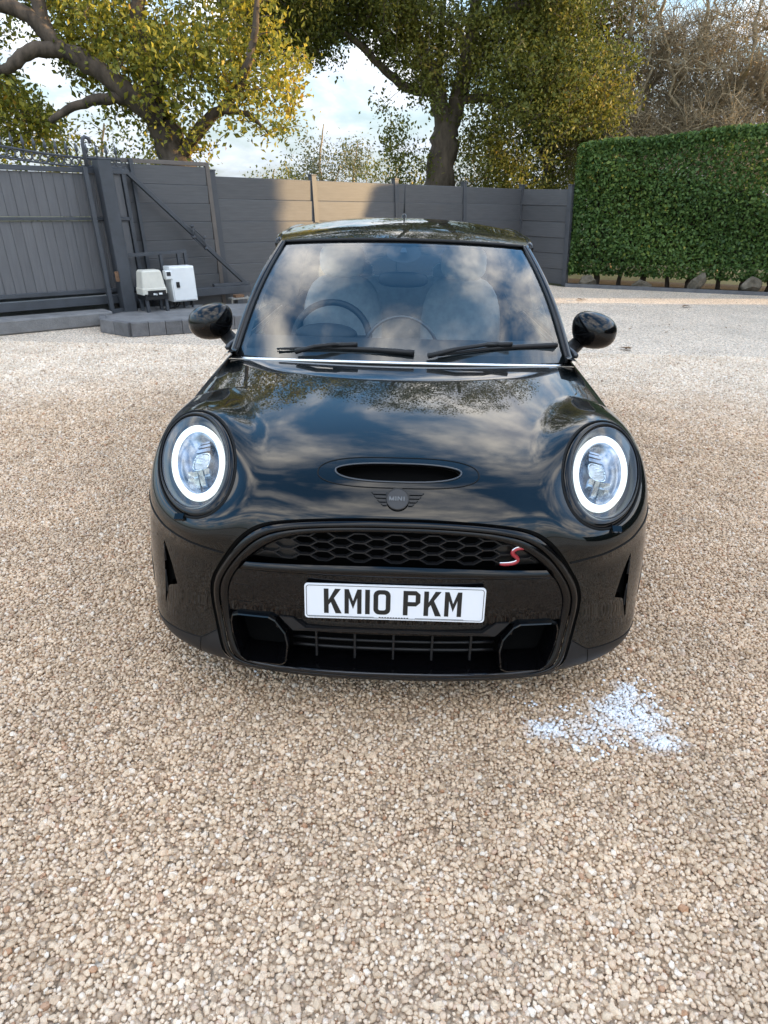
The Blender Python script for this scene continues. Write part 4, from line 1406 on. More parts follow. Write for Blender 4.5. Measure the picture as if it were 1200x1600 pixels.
# hood against bumper
V = front[0]
fh = np.maximum(zline(V[:, 0]) - V[:, 2], V[:, 1] - cowl(V[:, 0]))
hood, below = insplit(front[0], front[1], fh)
V = hood[0]
hood, fender_top = insplit(hood[0], hood[1], np.maximum(V[:, 1] - .62, 0) * 4 + (.735 - V[:, 2]) * (V[:, 1] > .62) - .0001)
V = below[0]
bumper, scr = insplit(below[0], below[1], V[:, 1] - .50)
V = bumper[0]
sk = np.interp(np.abs(V[:, 0]), [.50, .545, .60, .68, .76, .83], [.315, .292, .252, .245, .238, .235])
skirt, bumper = insplit(bumper[0], bumper[1], V[:, 2] - sk)
VENT = [(.714, .545), (.724, .43), (.742, .29), (.728, .335), (.712, .385), (.676, .405), (.688, .47), (.700, .51)]
V = bumper[0]
vent, bumper = insplit(bumper[0], bumper[1], poly_sdf(VENT, np.abs(V[:, 0]), V[:, 2]))
hood_o = emit(hood, 'hood', 'paint', car)
emit(fender_top, 'fender', 'paint', car)
emit(scr, 'fender', 'paint', car)
_l, _r_ = insplit(bumper[0], bumper[1], bumper[0][:, 0])
emit(_l, 'front_bumper', 'paint', car)
bumper_o = emit(_r_, 'front_bumper', 'paint', car)
emit(skirt, 'bumper_skirt', 'satin_plastic', car)
emit(vent, 'side_vent', 'void_black', bumper_o, shift=(0, .035, 0))
mb = MB()                                                # thin blades inside the side vents
for s in (-1, 1):
    mb.tube([(s * .722, float(Yf(.722, z)) + .012, z) for z in np.linspace(.46, .515, 6)], .004, 5)
    mb.tube([(s * .730, float(Yf(.730, z)) + .012, z) for z in np.linspace(.345, .42, 6)], .004, 5)
split_build(mb, 'vent_blade', 'satin_trim', bumper_o, True)
V = rest[0]
doors, quarter = insplit(rest[0], rest[1], V[:, 1] - 2.52)
emit(doors, 'door', 'paint', car)
emit(quarter, 'rear_body', 'paint', car)

# shut lines
mb = MB()
for s in (-1, 1):
    xs = np.linspace(.50, .795, 26)
    mb.tube(list(eye_raise(np.array([sp(s * x, float(zline(x)), -.0005) for x in xs]))[0]), .0030, 6)
split_build(mb, 'hood_shut_line', 'gap_black', car, True)
mb = MB()
for s in (-1, 1):
    xs = np.linspace(.545, .80, 22)
    zs = np.interp(xs, [.50, .545, .60, .68, .76, .83], [.315, .292, .252, .245, .238, .235])
    mb.tube([sp(s * x, z, -.0003) for x, z in zip(xs, zs)], .0018, 5)
    mb.tube([sp(s * (.600 + .012 * t), .252 - .075 * t, -.0003) for t in np.linspace(0, 1, 6)], .0016, 5)
split_build(mb, 'skirt_joint', 'gap_black', car, True)

# ---- nose: band round the mouth
OC, IC = closed(O_H), closed(I_H)
mb = MB()
loops = []
for fr, off in [(.17, .008), (.21, -.004), (.42, -.008), (.50, .000)]:
    Q = OC * (1 - fr) + IC * fr
    loops.append(np.stack([Q[:, 0], Yf(Q[:, 0], Q[:, 1]) + off, Q[:, 1]], 1))
mb.grid(np.array(loops), close_u=True)
surround = mb.build('grille_surround', 'gloss_black', car, True)
mb = MB(); loops = []
for fr, off in [(.53, .004), (.57, -.003), (.86, .004), (1.0, .016), (1.02, .03), (1.04, .12)]:
    Q = OC * (1 - fr) + IC * fr
    loops.append(np.stack([Q[:, 0], Yf(Q[:, 0], Q[:, 1]) + off, Q[:, 1]], 1))
mb.grid(np.array(loops), close_u=True)
mb.build('inner_band', 'gloss_black', surround, True)
mb = MB(); loops = []
for fr, off in [(-.03, .003), (.08, .020), (.20, .012)]:
    Q = OC * (1 - fr) + IC * fr
    loops.append(np.stack([Q[:, 0], Yf(Q[:, 0], Q[:, 1]) + off, Q[:, 1]], 1))
mb.grid(np.array(loops), close_u=True)
mb.build('mouth_gap', 'gap_black', surround, True)
mb = MB(); loops = []
for fr, off in [(.48, .008), (.515, .012), (.55, .008)]:
    Q = OC * (1 - fr) + IC * fr
    loops.append(np.stack([Q[:, 0], Yf(Q[:, 0], Q[:, 1]) + off, Q[:, 1]], 1))
mb.grid(np.array(loops), close_u=True)
mb.build('band_gap', 'gap_black', surround, True)


def patch(z0f, z1f, xmf, nx, nz, off, name, m, parent, bulge=0.0, clip=None):
    P = np.zeros((nz, nx, 3))
    for i, v in enumerate(np.linspace(0, 1, nz)):
        for j, u in enumerate(np.linspace(-1, 1, nx)):
            zm = z0f(0) * (1 - v) + z1f(0) * v
            x = u * xmf(zm)
            z = z0f(x) * (1 - v) + z1f(x) * v
            x = u * xmf(z)
            P[i, j] = (x, float(Yf(x, z)) + off - bulge * math.sin(math.pi * v), z)
    mb = MB(); mb.grid(P)
    return mb.build(name, m, parent, True)


# dark back wall of the mouth
patch(lambda x: .20, lambda x: .65, lambda z: float(xI(z)) * 1.02, 41, 18, .115, 'mouth_back', 'void_black', surround)
zbar0 = lambda x: .527 - .012 * (x / .45) ** 2
zbar1 = lambda x: .561 - .020 * (x / .45) ** 2
patch(zbar0, zbar1, lambda z: float(xI(z)) * 1.005, 61, 9, .004, 'grille_bar', 'gloss_black', surround, bulge=.007)
zpl0 = lambda x: .366 + .004 * abs(x)
patch(zpl0, lambda x: zbar0(x) - .003, lambda z: float(xI(z)) * 1.005, 61, 16, .010, 'plate_panel', 'gloss_black', surround, bulge=.002)
mb = MB()                                                # tow eye cover outline on the panel
q = [(-.475, .462), (-.435, .462), (-.420, .452), (-.418, .415), (-.430, .404), (-.470, .404)]
mb.tube([sp(x, z, .0085) for x, z in q], .0012, 5)
mb.build('tow_cover_line', 'gap_black', surround, True)
# recess under the plate
mb = MB()
lip = [(-.30, .372), (-.262, .342), (.262, .342), (.30, .372), (.34, .372), (.30, .330), (-.30, .330), (-.34, .372)]
mb.prism(lip, lambda x, z, t: (x, float(Yf(x, z)) + t, z), .004, .03)
mb.build('plate_recess', 'satin_plastic', surround)
mb = MB(); mb.box((-.27, .052, .338), (.27, .056, .40)); mb.build('recess_back', 'void_black', surround)
# honeycomb grille
mb = MB()
zt = lambda x: float(np.interp(abs(x), [0, .18, .285, .345, .39, .424], [.655, .65, .635, .613, .583, .552]))
a_, dxh, dzh = .028, .0240, .0150
pitch = a_ + dxh
zc0 = .606
segs = []
for row in range(-4, 5):
    for c in range(-10, 11):
        if (row + c) % 2: continue
        cx, cz = c * pitch, zc0 + row * dzh
        # one cell centred here: its top edge and two upper slopes
        segs += [((cx - a_ / 2, cz + dzh), (cx + a_ / 2, cz + dzh)), ((cx - a_ / 2 - dxh, cz), (cx - a_ / 2, cz + dzh)),
                 ((cx + a_ / 2, cz + dzh), (cx + a_ / 2 + dxh, cz))]
for (p, q) in segs:
    mx_, mz = (p[0] + q[0]) / 2, (p[1] + q[1]) / 2
    if abs(mx_) > .405 or mz < .558 or mz > zt(mx_) + .004: continue
    A = np.array([p[0], float(Yf(p[0], .60)) + .030, p[1]]); B = np.array([q[0], float(Yf(q[0], .60)) + .030, q[1]])
    mb.bar(A, B, .014, .0036, up=(0, 0, 1))
mb.build('honeycomb_grille', 'grille_plastic', surround)
mb = MB()
for s in (-1, 1):                                        # closed end plates of the grille
    P = []
    for u in np.linspace(0, 1, 8):
        x = .285 + .16 * u
        P.append([(s * x, float(Yf(x, .59)) + .034, .552), (s * x, float(Yf(x, .59)) + .034, max(zt(x), .556))])
    mb.grid(np.array(P))
split_build(mb, 'grille_end_plate', 'badge_black', surround)
# red S badge
mb = MB()
cS = np.array([.332, .592])
Sp = [(.038, .021), (.022, .022), (.005, .019), (-.004, .011), (.002, .002), (.011, -.005), (.013, -.013), (.003, -.019), (-.015, -.021), (-.037, -.021)]
Sp = nspline(np.arange(len(Sp)), np.array(Sp), np.linspace(0, len(Sp) - 1, 40))
Sx = [np.array([cS[0] + p[0], float(Yf(cS[0] + p[0], .60)) + .012, cS[1] + p[1] * 1.15]) for p in Sp]
mb.tube(Sx, [.0062 * min(1, .55 + i / 5, .55 + (39 - i) / 5) for i in range(40)], 8)
sb = mb.build('letter_badge', 'red_badge', surround, True)
mb = MB()
mb.tube([p + np.array([-.001, -.002, .0052]) for p in Sx], .0024, 6)
mb.build('badge_edge', 'chrome', sb, True)

# lower intake: void with slats and uprights
mb = MB()
for z in (.300, .272, .244):
    mb.tube([(x, float(Yf(x, .25)) + .075, z) for x in np.linspace(-.31, .31, 15)], .0050, 6)
split_build(mb, 'intake_slat', 'matte_black', surround, True)
mb = MB()
for x in np.linspace(-.236, .236, 5)[[0, 1, 2, 3, 4]]:
    mb.bar((x, float(Yf(x, .26)) + .068, .215), (x, float(Yf(x, .26)) + .068, .325), .006, .02, up=(0, 1, 0))
split_build(mb, 'intake_upright', 'matte_black', surround)
patch(lambda x: .322, lambda x: .362, lambda z: .355, 31, 5, .022, 'intake_header', 'gloss_black', surround, bulge=.002)
# splitter lip with its pale upper edge
mb = MB()
xs = np.linspace(-.47, .47, 61)
zl = lambda x: .196 + .010 * (abs(x) / .47) ** 6 - .006 * math.exp(-((abs(x) - .27) / .05) ** 2)
mb.tube([(x, float(Yf(x, zl(x))) + .004, zl(x)) for x in xs], .0042, 6)
mb.build('splitter_edge', 'satin_trim', surround, True)
patch(lambda x: .154, lambda x: .199, lambda z: .50, 61, 6, .001, 'splitter', 'satin_plastic', surround, bulge=.006)
mb = MB()
mb.box((-.40, .07, .150), (.40, .45, .160)); mb.build('under_tray', 'matte_black', car)
# brake ducts
DUCT = [(.488, .360), (.470, .366), (.372, .372), (.352, .362), (.322, .322), (.314, .285), (.322, .226), (.340, .214), (.448, .208), (.466, .222), (.490, .300), (.494, .340)]
dc = np.array(DUCT).mean(0)
for s in (-1, 1):
    mb = MB(); loops = []
    for k, off in [(1.03, .014), (1.0, -.004), (.95, -.006), (.86, .022), (.83, .10)]:
        Q = (np.array(DUCT) - dc) * k + dc
        Q[:, 1] -= .006 * (k < .9)
        loops.append(np.stack([s * Q[:, 0], Yf(Q[:, 0], Q[:, 1]) + off, Q[:, 1]], 1))
    mb.grid(np.array(loops), close_u=True)
    du = mb.build('brake_duct', 'gloss_black', surround)
    mb = MB(); Q = (np.array(DUCT) - dc) * .86 + dc
    mb.add([(s * x, float(Yf(x, z)) + .095, z) for x, z in Q], [tuple(range(len(Q)))])
    mb.build('duct_back', 'void_black', du)

# number plate
pz, py = .447, .013


TILT = .06
pl = lambda x, z, t: (x, py - t + TILT * z, pz + z)
mb = MB(); mb.prism(rrect(.2600, .0555, .010), pl, 0, .004)
plate = mb.build('number_plate', 'plate_white', car)
mb = MB()
inner = rrect(.2545, .0505, .008)
mb.tube([pl(x, z, .0045) for x, z in inner], .0009, 4, closed=True)
mb.build('plate_border', 'plate_ink', plate)
mb = MB(); mb.box((-.06, py + .002, pz - .03), (.06, .03, pz + .03)); mb.build('plate_mount', 'void_black', plate)
ST, CW, CH = .0135, .049, .079


def q4(*p): return list(p)


def glyph(c):
    w, h, t = CW, CH, ST
    if c == '1': return [[(0, 0), (t, 0), (t, h), (0, h)]]
    if c == 'K':
        return [[(0, 0), (t, 0), (t, h), (0, h)],
                [(t, h * .36), (w - t * 1.20, h), (w, h), (t + .004, h * .36 + .001)][:0] or [(t, h * .34), (t, h * .55), (w - t * 1.25, h), (w, h)],
                [(t + .0045, h * .52), (t + .0155, h * .62), (w + .002, 0), (w - t * 1.15, 0)]]
    if c == 'M':
        return [[(0, 0), (t * .92, 0), (t * .92, h), (0, h)], [(w - t * .92, 0), (w, 0), (w, h), (w - t * .92, h)],
                [(t * .9, h), (t * .9, h * .66), (w / 2, h * .20), (w / 2, h * .52)],
                [(w - t * .9, h), (w / 2, h * .52), (w / 2, h * .20), (w - t * .9, h * .66)]]
    if c == 'P':
        return [[(0, 0), (t, 0), (t, h), (0, h)], [(t, h - t), (w * .8, h - t), (w * .74, h), (t, h)][:0] or [(t, h - t), (w * .72, h - t), (w * .76, h), (t, h)],
                [(w * .72, h - t), (w - t, h - t * 1.4), (w, h - t * .8), (w * .76, h)],
                [(w - t, h * .55), (w, h * .53), (w, h - t * .8), (w - t, h - t * 1.4)],
                [(w * .72, h * .38 + t), (w * .76, h * .38), (w, h * .53), (w - t, h * .55)],
                [(t, h * .38), (w * .76, h * .38), (w * .72, h * .38 + t), (t, h * .38 + t)]]
    if c == '0':
        r = .012; o = []
        ou = [(x + w / 2, y + h / 2) for x, y in rrect(w / 2, h / 2, .017, 4)]
        inn = [(x + w / 2, y + h / 2) for x, y in rrect(w / 2 - t, h / 2 - t, .006, 4)]
        n = len(ou)
        return [[ou[i], ou[(i + 1) % n], inn[(i + 1) % n], inn[i]] for i in range(n)]


x = -.204
for c in 'KM10 PKM':
    if c == ' ':
        x += .026; continue
    mb = MB()
    for pg in glyph(c):
        ar = sum(a[0] * b[1] - b[0] * a[1] for a, b in zip(pg, pg[1:] + pg[:1]))
        if ar < 0: pg = pg[::-1]
        mb.prism([(x + a, b - CH / 2 + .001) for a, b in pg], pl, .0040, .0048)
    x += (ST if c == '1' else CW) + .0105
    mb.build('plate_character', 'plate_ink', plate)
mb = MB()
for x0, x1 in ((-.25, -.06), (.06, .20)):
    mb.prism([(x0, -.0485), (x1, -.0485), (x1, -.0475), (x0, -.0475)], pl, .0041, .0046)
for k in range(11):                                      # the maker's small print, too small to read
    x0 = -.045 + k * .008
    mb.prism([(x0, -.0505), (x0 + .0055, -.0505), (x0 + .0055, -.0470), (x0, -.0470)], pl, .0041, .0044)
split_build(mb, 'plate_small_print', 'badge_grey', plate)

# ---- bonnet badge
bz = .738
by = float(Yf(0, bz)); by2 = float(Yf(0, bz + .012))
bt = np.array([0, by2 - by, .012]); bt /= np.linalg.norm(bt)
bn = np.cross([1, 0, 0], bt); bn = bn if bn[1] < 0 else -bn
bc = np.array([0, by, bz])
bl = lambda x, v, t: bc + np.array([x, 0, 0]) + bt * v + bn * t + np.array([0, (float(Yf(abs(x), bz)) - by), 0])
mb = MB()
mb.prism([(.031 * math.cos(2 * math.pi * k / 32), .033 * math.sin(2 * math.pi * k / 32)) for k in range(32)], bl, -.004, .006)
bd = mb.build('winged_badge', 'badge_grey', car)
mb = MB()
mb.tube([bl(.031 * math.cos(2 * math.pi * k / 32), .033 * math.sin(2 * math.pi * k / 32), .005) for k in range(32)], .0022, 6, closed=True)
for s in (-1, 1):
    for k, (x1, v) in enumerate(((.074, .018), (.066, .006), (.057, -.006), (.047, -.017))):
        x0 = .033 if k < 3 else .030
        pg = [(s * x0, v - .0032), (s * (x1 - .006), v - .0032), (s * x1, v + .0035), (s * x0, v + .0035)]
        if s < 0: pg = pg[::-1]
        mb.prism(pg, bl, -.002, .004)
split_build(mb, 'badge_wing', 'badge_black', bd)
mb = MB()


def stroke(p, q, w=.0028):
    p = np.array(p); q = np.array(q); d = (q - p) / np.linalg.norm(q - p); n = np.array([-d[1], d[0]]) * w / 2
    mb.prism([tuple(p - n), tuple(q - n), tuple(q + n), tuple(p + n)], bl, .006, .0075)


h2 = .0065
for p, q in [((-.022, -h2), (-.022, h2)), ((-.022, h2), (-.0165, -h2)), ((-.0165, -h2), (-.011, h2)), ((-.011, h2), (-.011, -h2)),
             ((-.005, -h2), (-.005, h2)), ((.001, -h2), (.001, h2)), ((.001, h2), (.011, -h2)), ((.011, -h2), (.011, h2)), ((.018, -h2), (.018, h2))]:
    stroke(p, q)
split_build(mb, 'badge_lettering', 'badge_letter', bd)

# ---- hood scoop
emit(SCOOP_IN, 'scoop_throat', 'void_black', hood_o, shift=(0, .05, -.028))
mb = MB()
n = len(SCOOP)
lo = []
for off in ((0, -.001, 0), (0, .02, -.008), (0, .055, -.030)):
    lo.append([np.array(sp(x, z)) + np.array(off) for x, z in SCOOP])
mb.grid(np.array(lo), close_u=True)
mb.build('scoop_wall', 'matte_black', hood_o, True)
mb = MB()
mb.tube([sp(x, z, -.002) for x, z in SCOOP], .0026, 6, closed=True)
mb.build('scoop_rim', 'satin_trim', hood_o, True)
mb = MB(); q = []
for k in range(64):
    t = 2 * math.pi * k / 64
    cx = math.copysign(abs(math.cos(t)) ** .62, math.cos(t)) * .232
    sz = math.copysign(abs(math.sin(t)) ** .85, math.sin(t))
    q.append(sp(cx, .786 + .0255 * sz, -.0002))
mb.tube(q, .0019, 5, closed=True)
mb.build('scoop_seam', 'gap_black', hood_o, True)

# ---- headlights


def headlight(s):
    fl = np.array([s, 1, 1])

    def ell(c, ra, rb, dep, n=56):
        return np.array([(c + HL_A * ra * math.cos(t) + HL_B * rb * math.sin(t) + HL_N * dep) * fl
                         for t in np.linspace(0, 2 * math.pi, n, endpoint=False)])

    def ring(levels, name, m, parent, close=False, smooth=True):
        mb = MB(); P = np.array([ell(*l) for l in levels])
        if s < 0: P = P[:, ::-1]
        mb.grid(P, close_u=True)
        if close:
            n = P.shape[1]; mb.f.append(tuple(range((len(levels) - 1) * n, len(levels) * n)))
        return mb.build(name, m, parent, smooth)
    OCn, LC = HL_OC, HL_LC
    root = ring([(OCn, .225, .135, -.004), (OCn, .221, .131, .004), (OCn, .216, .127, .003), (OCn, .213, .124, -.005)], 'headlight', 'gap_black', car)
    ring([(OCn, .215, .126, -.003), (OCn, .210, .1215, .006), ((OCn + LC) / 2, .200, .115, .009), (LC, .193, .110, .006), (LC, .190, .108, -.006)], 'lamp_bezel', 'gloss_black', root)
    ring([(LC, .191, .109, .000), (LC, .187, .1060, .004), (LC, .183, .1035, .001), (LC, .172, .096, -.014)], 'chrome_ring', 'satin_trim', root)
    # glowing ring
    LC2 = HL_C - HL_E1 * .009 + HL_E2 * .015
    ring([(LC2, .155, .0890, -.018), (LC2, .153, .0870, -.007), (LC2, .142, .0795, -.003), (LC2, .132, .0725, -.009), (LC2, .130, .0712, -.018)], 'light_ring', 'led_ring', root)
    ring([(LC2, .130, .0710, -.014), (LC2, .126, .068, -.013), (LC2, .116, .062, -.03), (LC2, .080, .045, -.050), (LC2, .02, .014, -.056)], 'reflector_bowl', 'lamp_bowl', root, close=True)
    ring([(LC, .173, .097, -.014), (LC2, .157, .090, -.016)], 'lamp_floor', 'lamp_dark', root)
    # inner details: projector, hood above it, small lenses
    up = np.array([0, .30, .954]); rt = np.array([1., 0, 0]); fw = np.array([0, -.954, .30])
    sl = np.array([0, 1, 0]) - HL_N * HL_N[1]; sl /= np.linalg.norm(sl)

    def loc(x, v, dep):
        """x across, v up the lamp face, dep out of the face"""
        q = LC2 + rt * x + np.array([0, .80, .60]) * v
        q = q - HL_N * ((q - LC2) @ HL_N)
        return (q + HL_N * dep) * fl
    mb = MB(); P = []
    sup = lambda v, e: math.copysign(abs(v) ** e, v)
    for k in range(7):
        r_ = 1 - k / 6
        P.append([loc(.026 * (r_ + .02) * sup(math.cos(t), .55), .010 + .026 * (r_ + .02) * sup(math.sin(t), .55) + .003 * r_ * math.cos(t), -.030 + .016 * (1 - r_ ** 2))
                  for t in np.linspace(0, 2 * math.pi, 28, endpoint=False)])
    mb.grid(np.array(P), close_u=True)
    pj = mb.build('projector_lens', 'led_core', root, True)
    mb = MB()
    for k in range(4):
        v = -.006 + k * .0105
        mb.tube([loc(x, v + .010 * x / .03, -.0135 - 9 * x * x) for x in np.linspace(-.020, .020, 7)], .0012, 4)
    mb.build('lens_rib', 'lamp_facet', pj, True)
    mb = MB()
    mb.tube([loc(.030 * sup(math.cos(t), .6), .010 + .030 * sup(math.sin(t), .6), -.030) for t in np.linspace(0, 2 * math.pi, 28, endpoint=False)], .003, 5, closed=True)
    mb.build('projector_frame', 'lamp_facet', root, True)
    for v, hh, wd in ((.052, .012, .027), (.068, .009, .024), (.080, .007, .019)):
        mb = MB()
        mb.prism([(-wd, v - hh / 2), (wd, v - hh / 2), (wd * .92, v + hh / 2), (-wd * .92, v + hh / 2)], lambda x, y, t: loc(x, y, t), -.048, -.026)
        mb.build('lamp_shelf', 'lamp_bowl', root)
    for k, (x, v, w_, h_) in enumerate(((-.030, -.036, .010, .010), (-.009, -.040, .009, .011), (.011, -.041, .009, .011), (.030, -.037, .009, .010), (-.020, -.064, .010, .011), (.002, -.068, .011, .012), (.022, -.064, .009, .011))):
        mb = MB()
        mb.prism([(x - w_ * .9, v - h_), (x + w_ * .9, v - h_), (x + w_, v + h_), (x - w_, v + h_)], lambda a_, b_, t: loc(a_, b_, t + .010 * (b_ - v) / h_), -.040, -.030)
        mb.build('reflector_facet', 'lamp_facet', root)
    # clear cover
    P = []
    for k in range(9):
        r_ = 1 - k / 8
        P.append((LC, .187 * r_ + .001, .106 * r_ + .001, .003 + .020 * (1 - r_ ** 2)))
    ring(P, 'lens_cover', 'lens_glass', root)
    mb = MB()                                            # washer cap below the lamp
    cpt = OCn - HL_A * .175 - HL_B * .050 * 0 - rt * .0
    cpt = LC - np.array([0, .80, .60]) * .205; cpt = cpt - HL_N * ((cpt - LC) @ HL_N)
    mb.prism([(-.013, -.012), (.013, -.012), (.013, .012), (-.013, .012)], lambda x, y, t: (cpt + rt * x + np.array([0, .8, .6]) * y * .8 + HL_N * t) * fl, .002, .011)
    mb.build('washer_cap', 'paint', root)
    return root


headlight(-1)
headlight(1)

# ---- wheel arches and wheels
for wy, wz in WHEELS:
    for s in (-1, 1):
        P = []
        for a in np.linspace(R(-32), R(212), 64):
            row = []
            for r_, xo in ((.335, .79), (.338, .836), (.352, .8450), (.385, .8440), (.405, .834), (.415, .79)):
                y = wy + r_ * math.cos(a); z = max(wz + r_ * math.sin(a), .13)
                lim = 1.0
                row.append((s * (xo * lim), y, z))
            P.append(row)
        mb = MB(); mb.grid(np.array(P))
        mb.build('wheel_arch_trim', 'satin_plastic', car, True)
        mb = MB()
        P = [[(s * x, wy + .36 * math.cos(a), wz + .36 * math.sin(a)) for x in (.52, .82)] for a in np.linspace(R(-30), R(210), 30)]
        mb.grid(np.array(P))
        mb.build('wheel_well', 'void_black', car, True)
        # tyre and rim
        mb = MB()
        prof = [(.215, -.085), (.24, -.098), (.29, -.1), (.305, -.088), (.309, -.05), (.309, .05), (.305, .088), (.29, .1), (.24, .098), (.215, .085)]
        P = [[(s * (.755 + px), wy + pr * math.cos(t), wz + pr * math.sin(t)) for pr, px in prof] for t in np.linspace(0, 2 * math.pi, 48)]
        mb.grid(np.array(P))
        wh = mb.build('wheel', 'rubber', car, True)
        mb = MB()
        prof = [(.218, -.08), (.205, -.06), (.20, .05), (.218, .085), (.212, .092)]
        P = [[(s * (.755 + px), wy + pr * math.cos(t), wz + pr * math.sin(t)) for pr, px in prof] for t in np.linspace(0, 2 * math.pi, 40)]
        mb.grid(np.array(P))
        for k in range(5):
            t = 2 * math.pi * k / 5
            for d in (-.14, .14):
                mb.bar((s * .825, wy + .03 * math.cos(t), wz + .03 * math.sin(t)), (s * .835, wy + .21 * math.cos(t + d), wz + .21 * math.sin(t + d)), .03, .02, up=(1, 0, 0))
        mb.tube([(s * .80, wy, wz), (s * .84, wy, wz)], .05, 16)
        mb.build('rim', 'gloss_black', wh)

# ---- greenhouse
def ws_base(u): x = .672 * u; return np.array([x, float(cowl(x)) + .030, .930 - .014 * u * u])
def ws_top(u): return np.array([.548 * u, 1.632 + .085 * u * u, 1.338 - .022 * u * u])
def ws(u, v, off=0):
    p = ws_base(u) * (1 - v) + ws_top(u) * v
    n = np.array([.25 * u, -.52, .85])
    return p + n * (.030 * math.sin(math.pi * v) + off)


mb = MB(); mb.grid(np.array([[ws(u, v) for u in np.linspace(-1, 1, 49)] for v in np.linspace(0, 1, 25)]))
wscr = mb.build('windscreen', 'windscreen_glass', car, True)
# dark printed border of the glass
mb = MB()
uu = np.linspace(-1, 1, 49); vv = np.linspace(0, 1, 25)
mb.grid(np.array([[ws(u, v, -.004) for u in uu] for v in (0, .03, .055)]))
mb.grid(np.array([[ws(u, v, -.004) for u in uu] for v in (.955, .98, 1.0)]))
for a, b in ((-1, -.955), (.955, 1)):
    mb.grid(np.array([[ws(u, v, -.004) for u in (a, (a + b) / 2, b)] for v in vv]))
mb.build('glass_border', 'matte_black', wscr, True)
# sensor housing and mirror behind the top of the glass
mb = MB()
c = ws(.0, .90, -.035)
P = [[ws(.135 * r_ * math.cos(t), .875 + .105 * r_ * math.sin(t), -.006 - .03 * (1 - r_)) for t in np.linspace(0, 2 * math.pi, 28, endpoint=False)] for r_ in (1, .6, .15)]
mb.grid(np.array(P), close_u=True); mb.f.append(tuple(range(56, 84)))
sens = mb.build('sensor_housing', 'cabin_dark', wscr, True)
mb = MB(); mb.prism([(-.016, -.012), (.016, -.012), (.009, .014), (-.009, .014)], lambda x, y, t: ws(x / .6, .90 + y / .5, -.004 - t), 0, .004)
mb.build('sensor_window', 'satin_trim', sens)
mb = MB(); mb.sphere(ws(0, .80, -.09) + np.array([0, .05, -.02]), (.115, .02, .034), 18, 10, .7)
mb.build('rear_view_mirror', 'cabin_dark', wscr, True)
# pillars
ROOF_Z = lambda y: float(nspline([1.62, 1.80, 2.0, 2.25, 2.6, 3.0, 3.45], np.array([1.338, 1.374, 1.396, 1.410, 1.414, 1.400, 1.352]), [y])[0])
ROOF_W = lambda y: float(np.interp(y, [1.62, 1.75, 2.0, 2.6, 3.1, 3.5], [.555, .575, .592, .596, .575, .535]))


def roof(u, v):
    y0 = 1.622 + .085 * u * u; y1 = 3.47 - .10 * u * u
    y = y0 * (1 - v) + y1 * v
    hw = ROOF_W(y)
    yl = 1.622 * (1 - v) + 3.47 * v
    z = ROOF_Z(yl) - (.022 + .030 * smoothstep(0, .25, v)) * abs(u) ** 2.4
    return np.array([u * hw, y, float(z)])


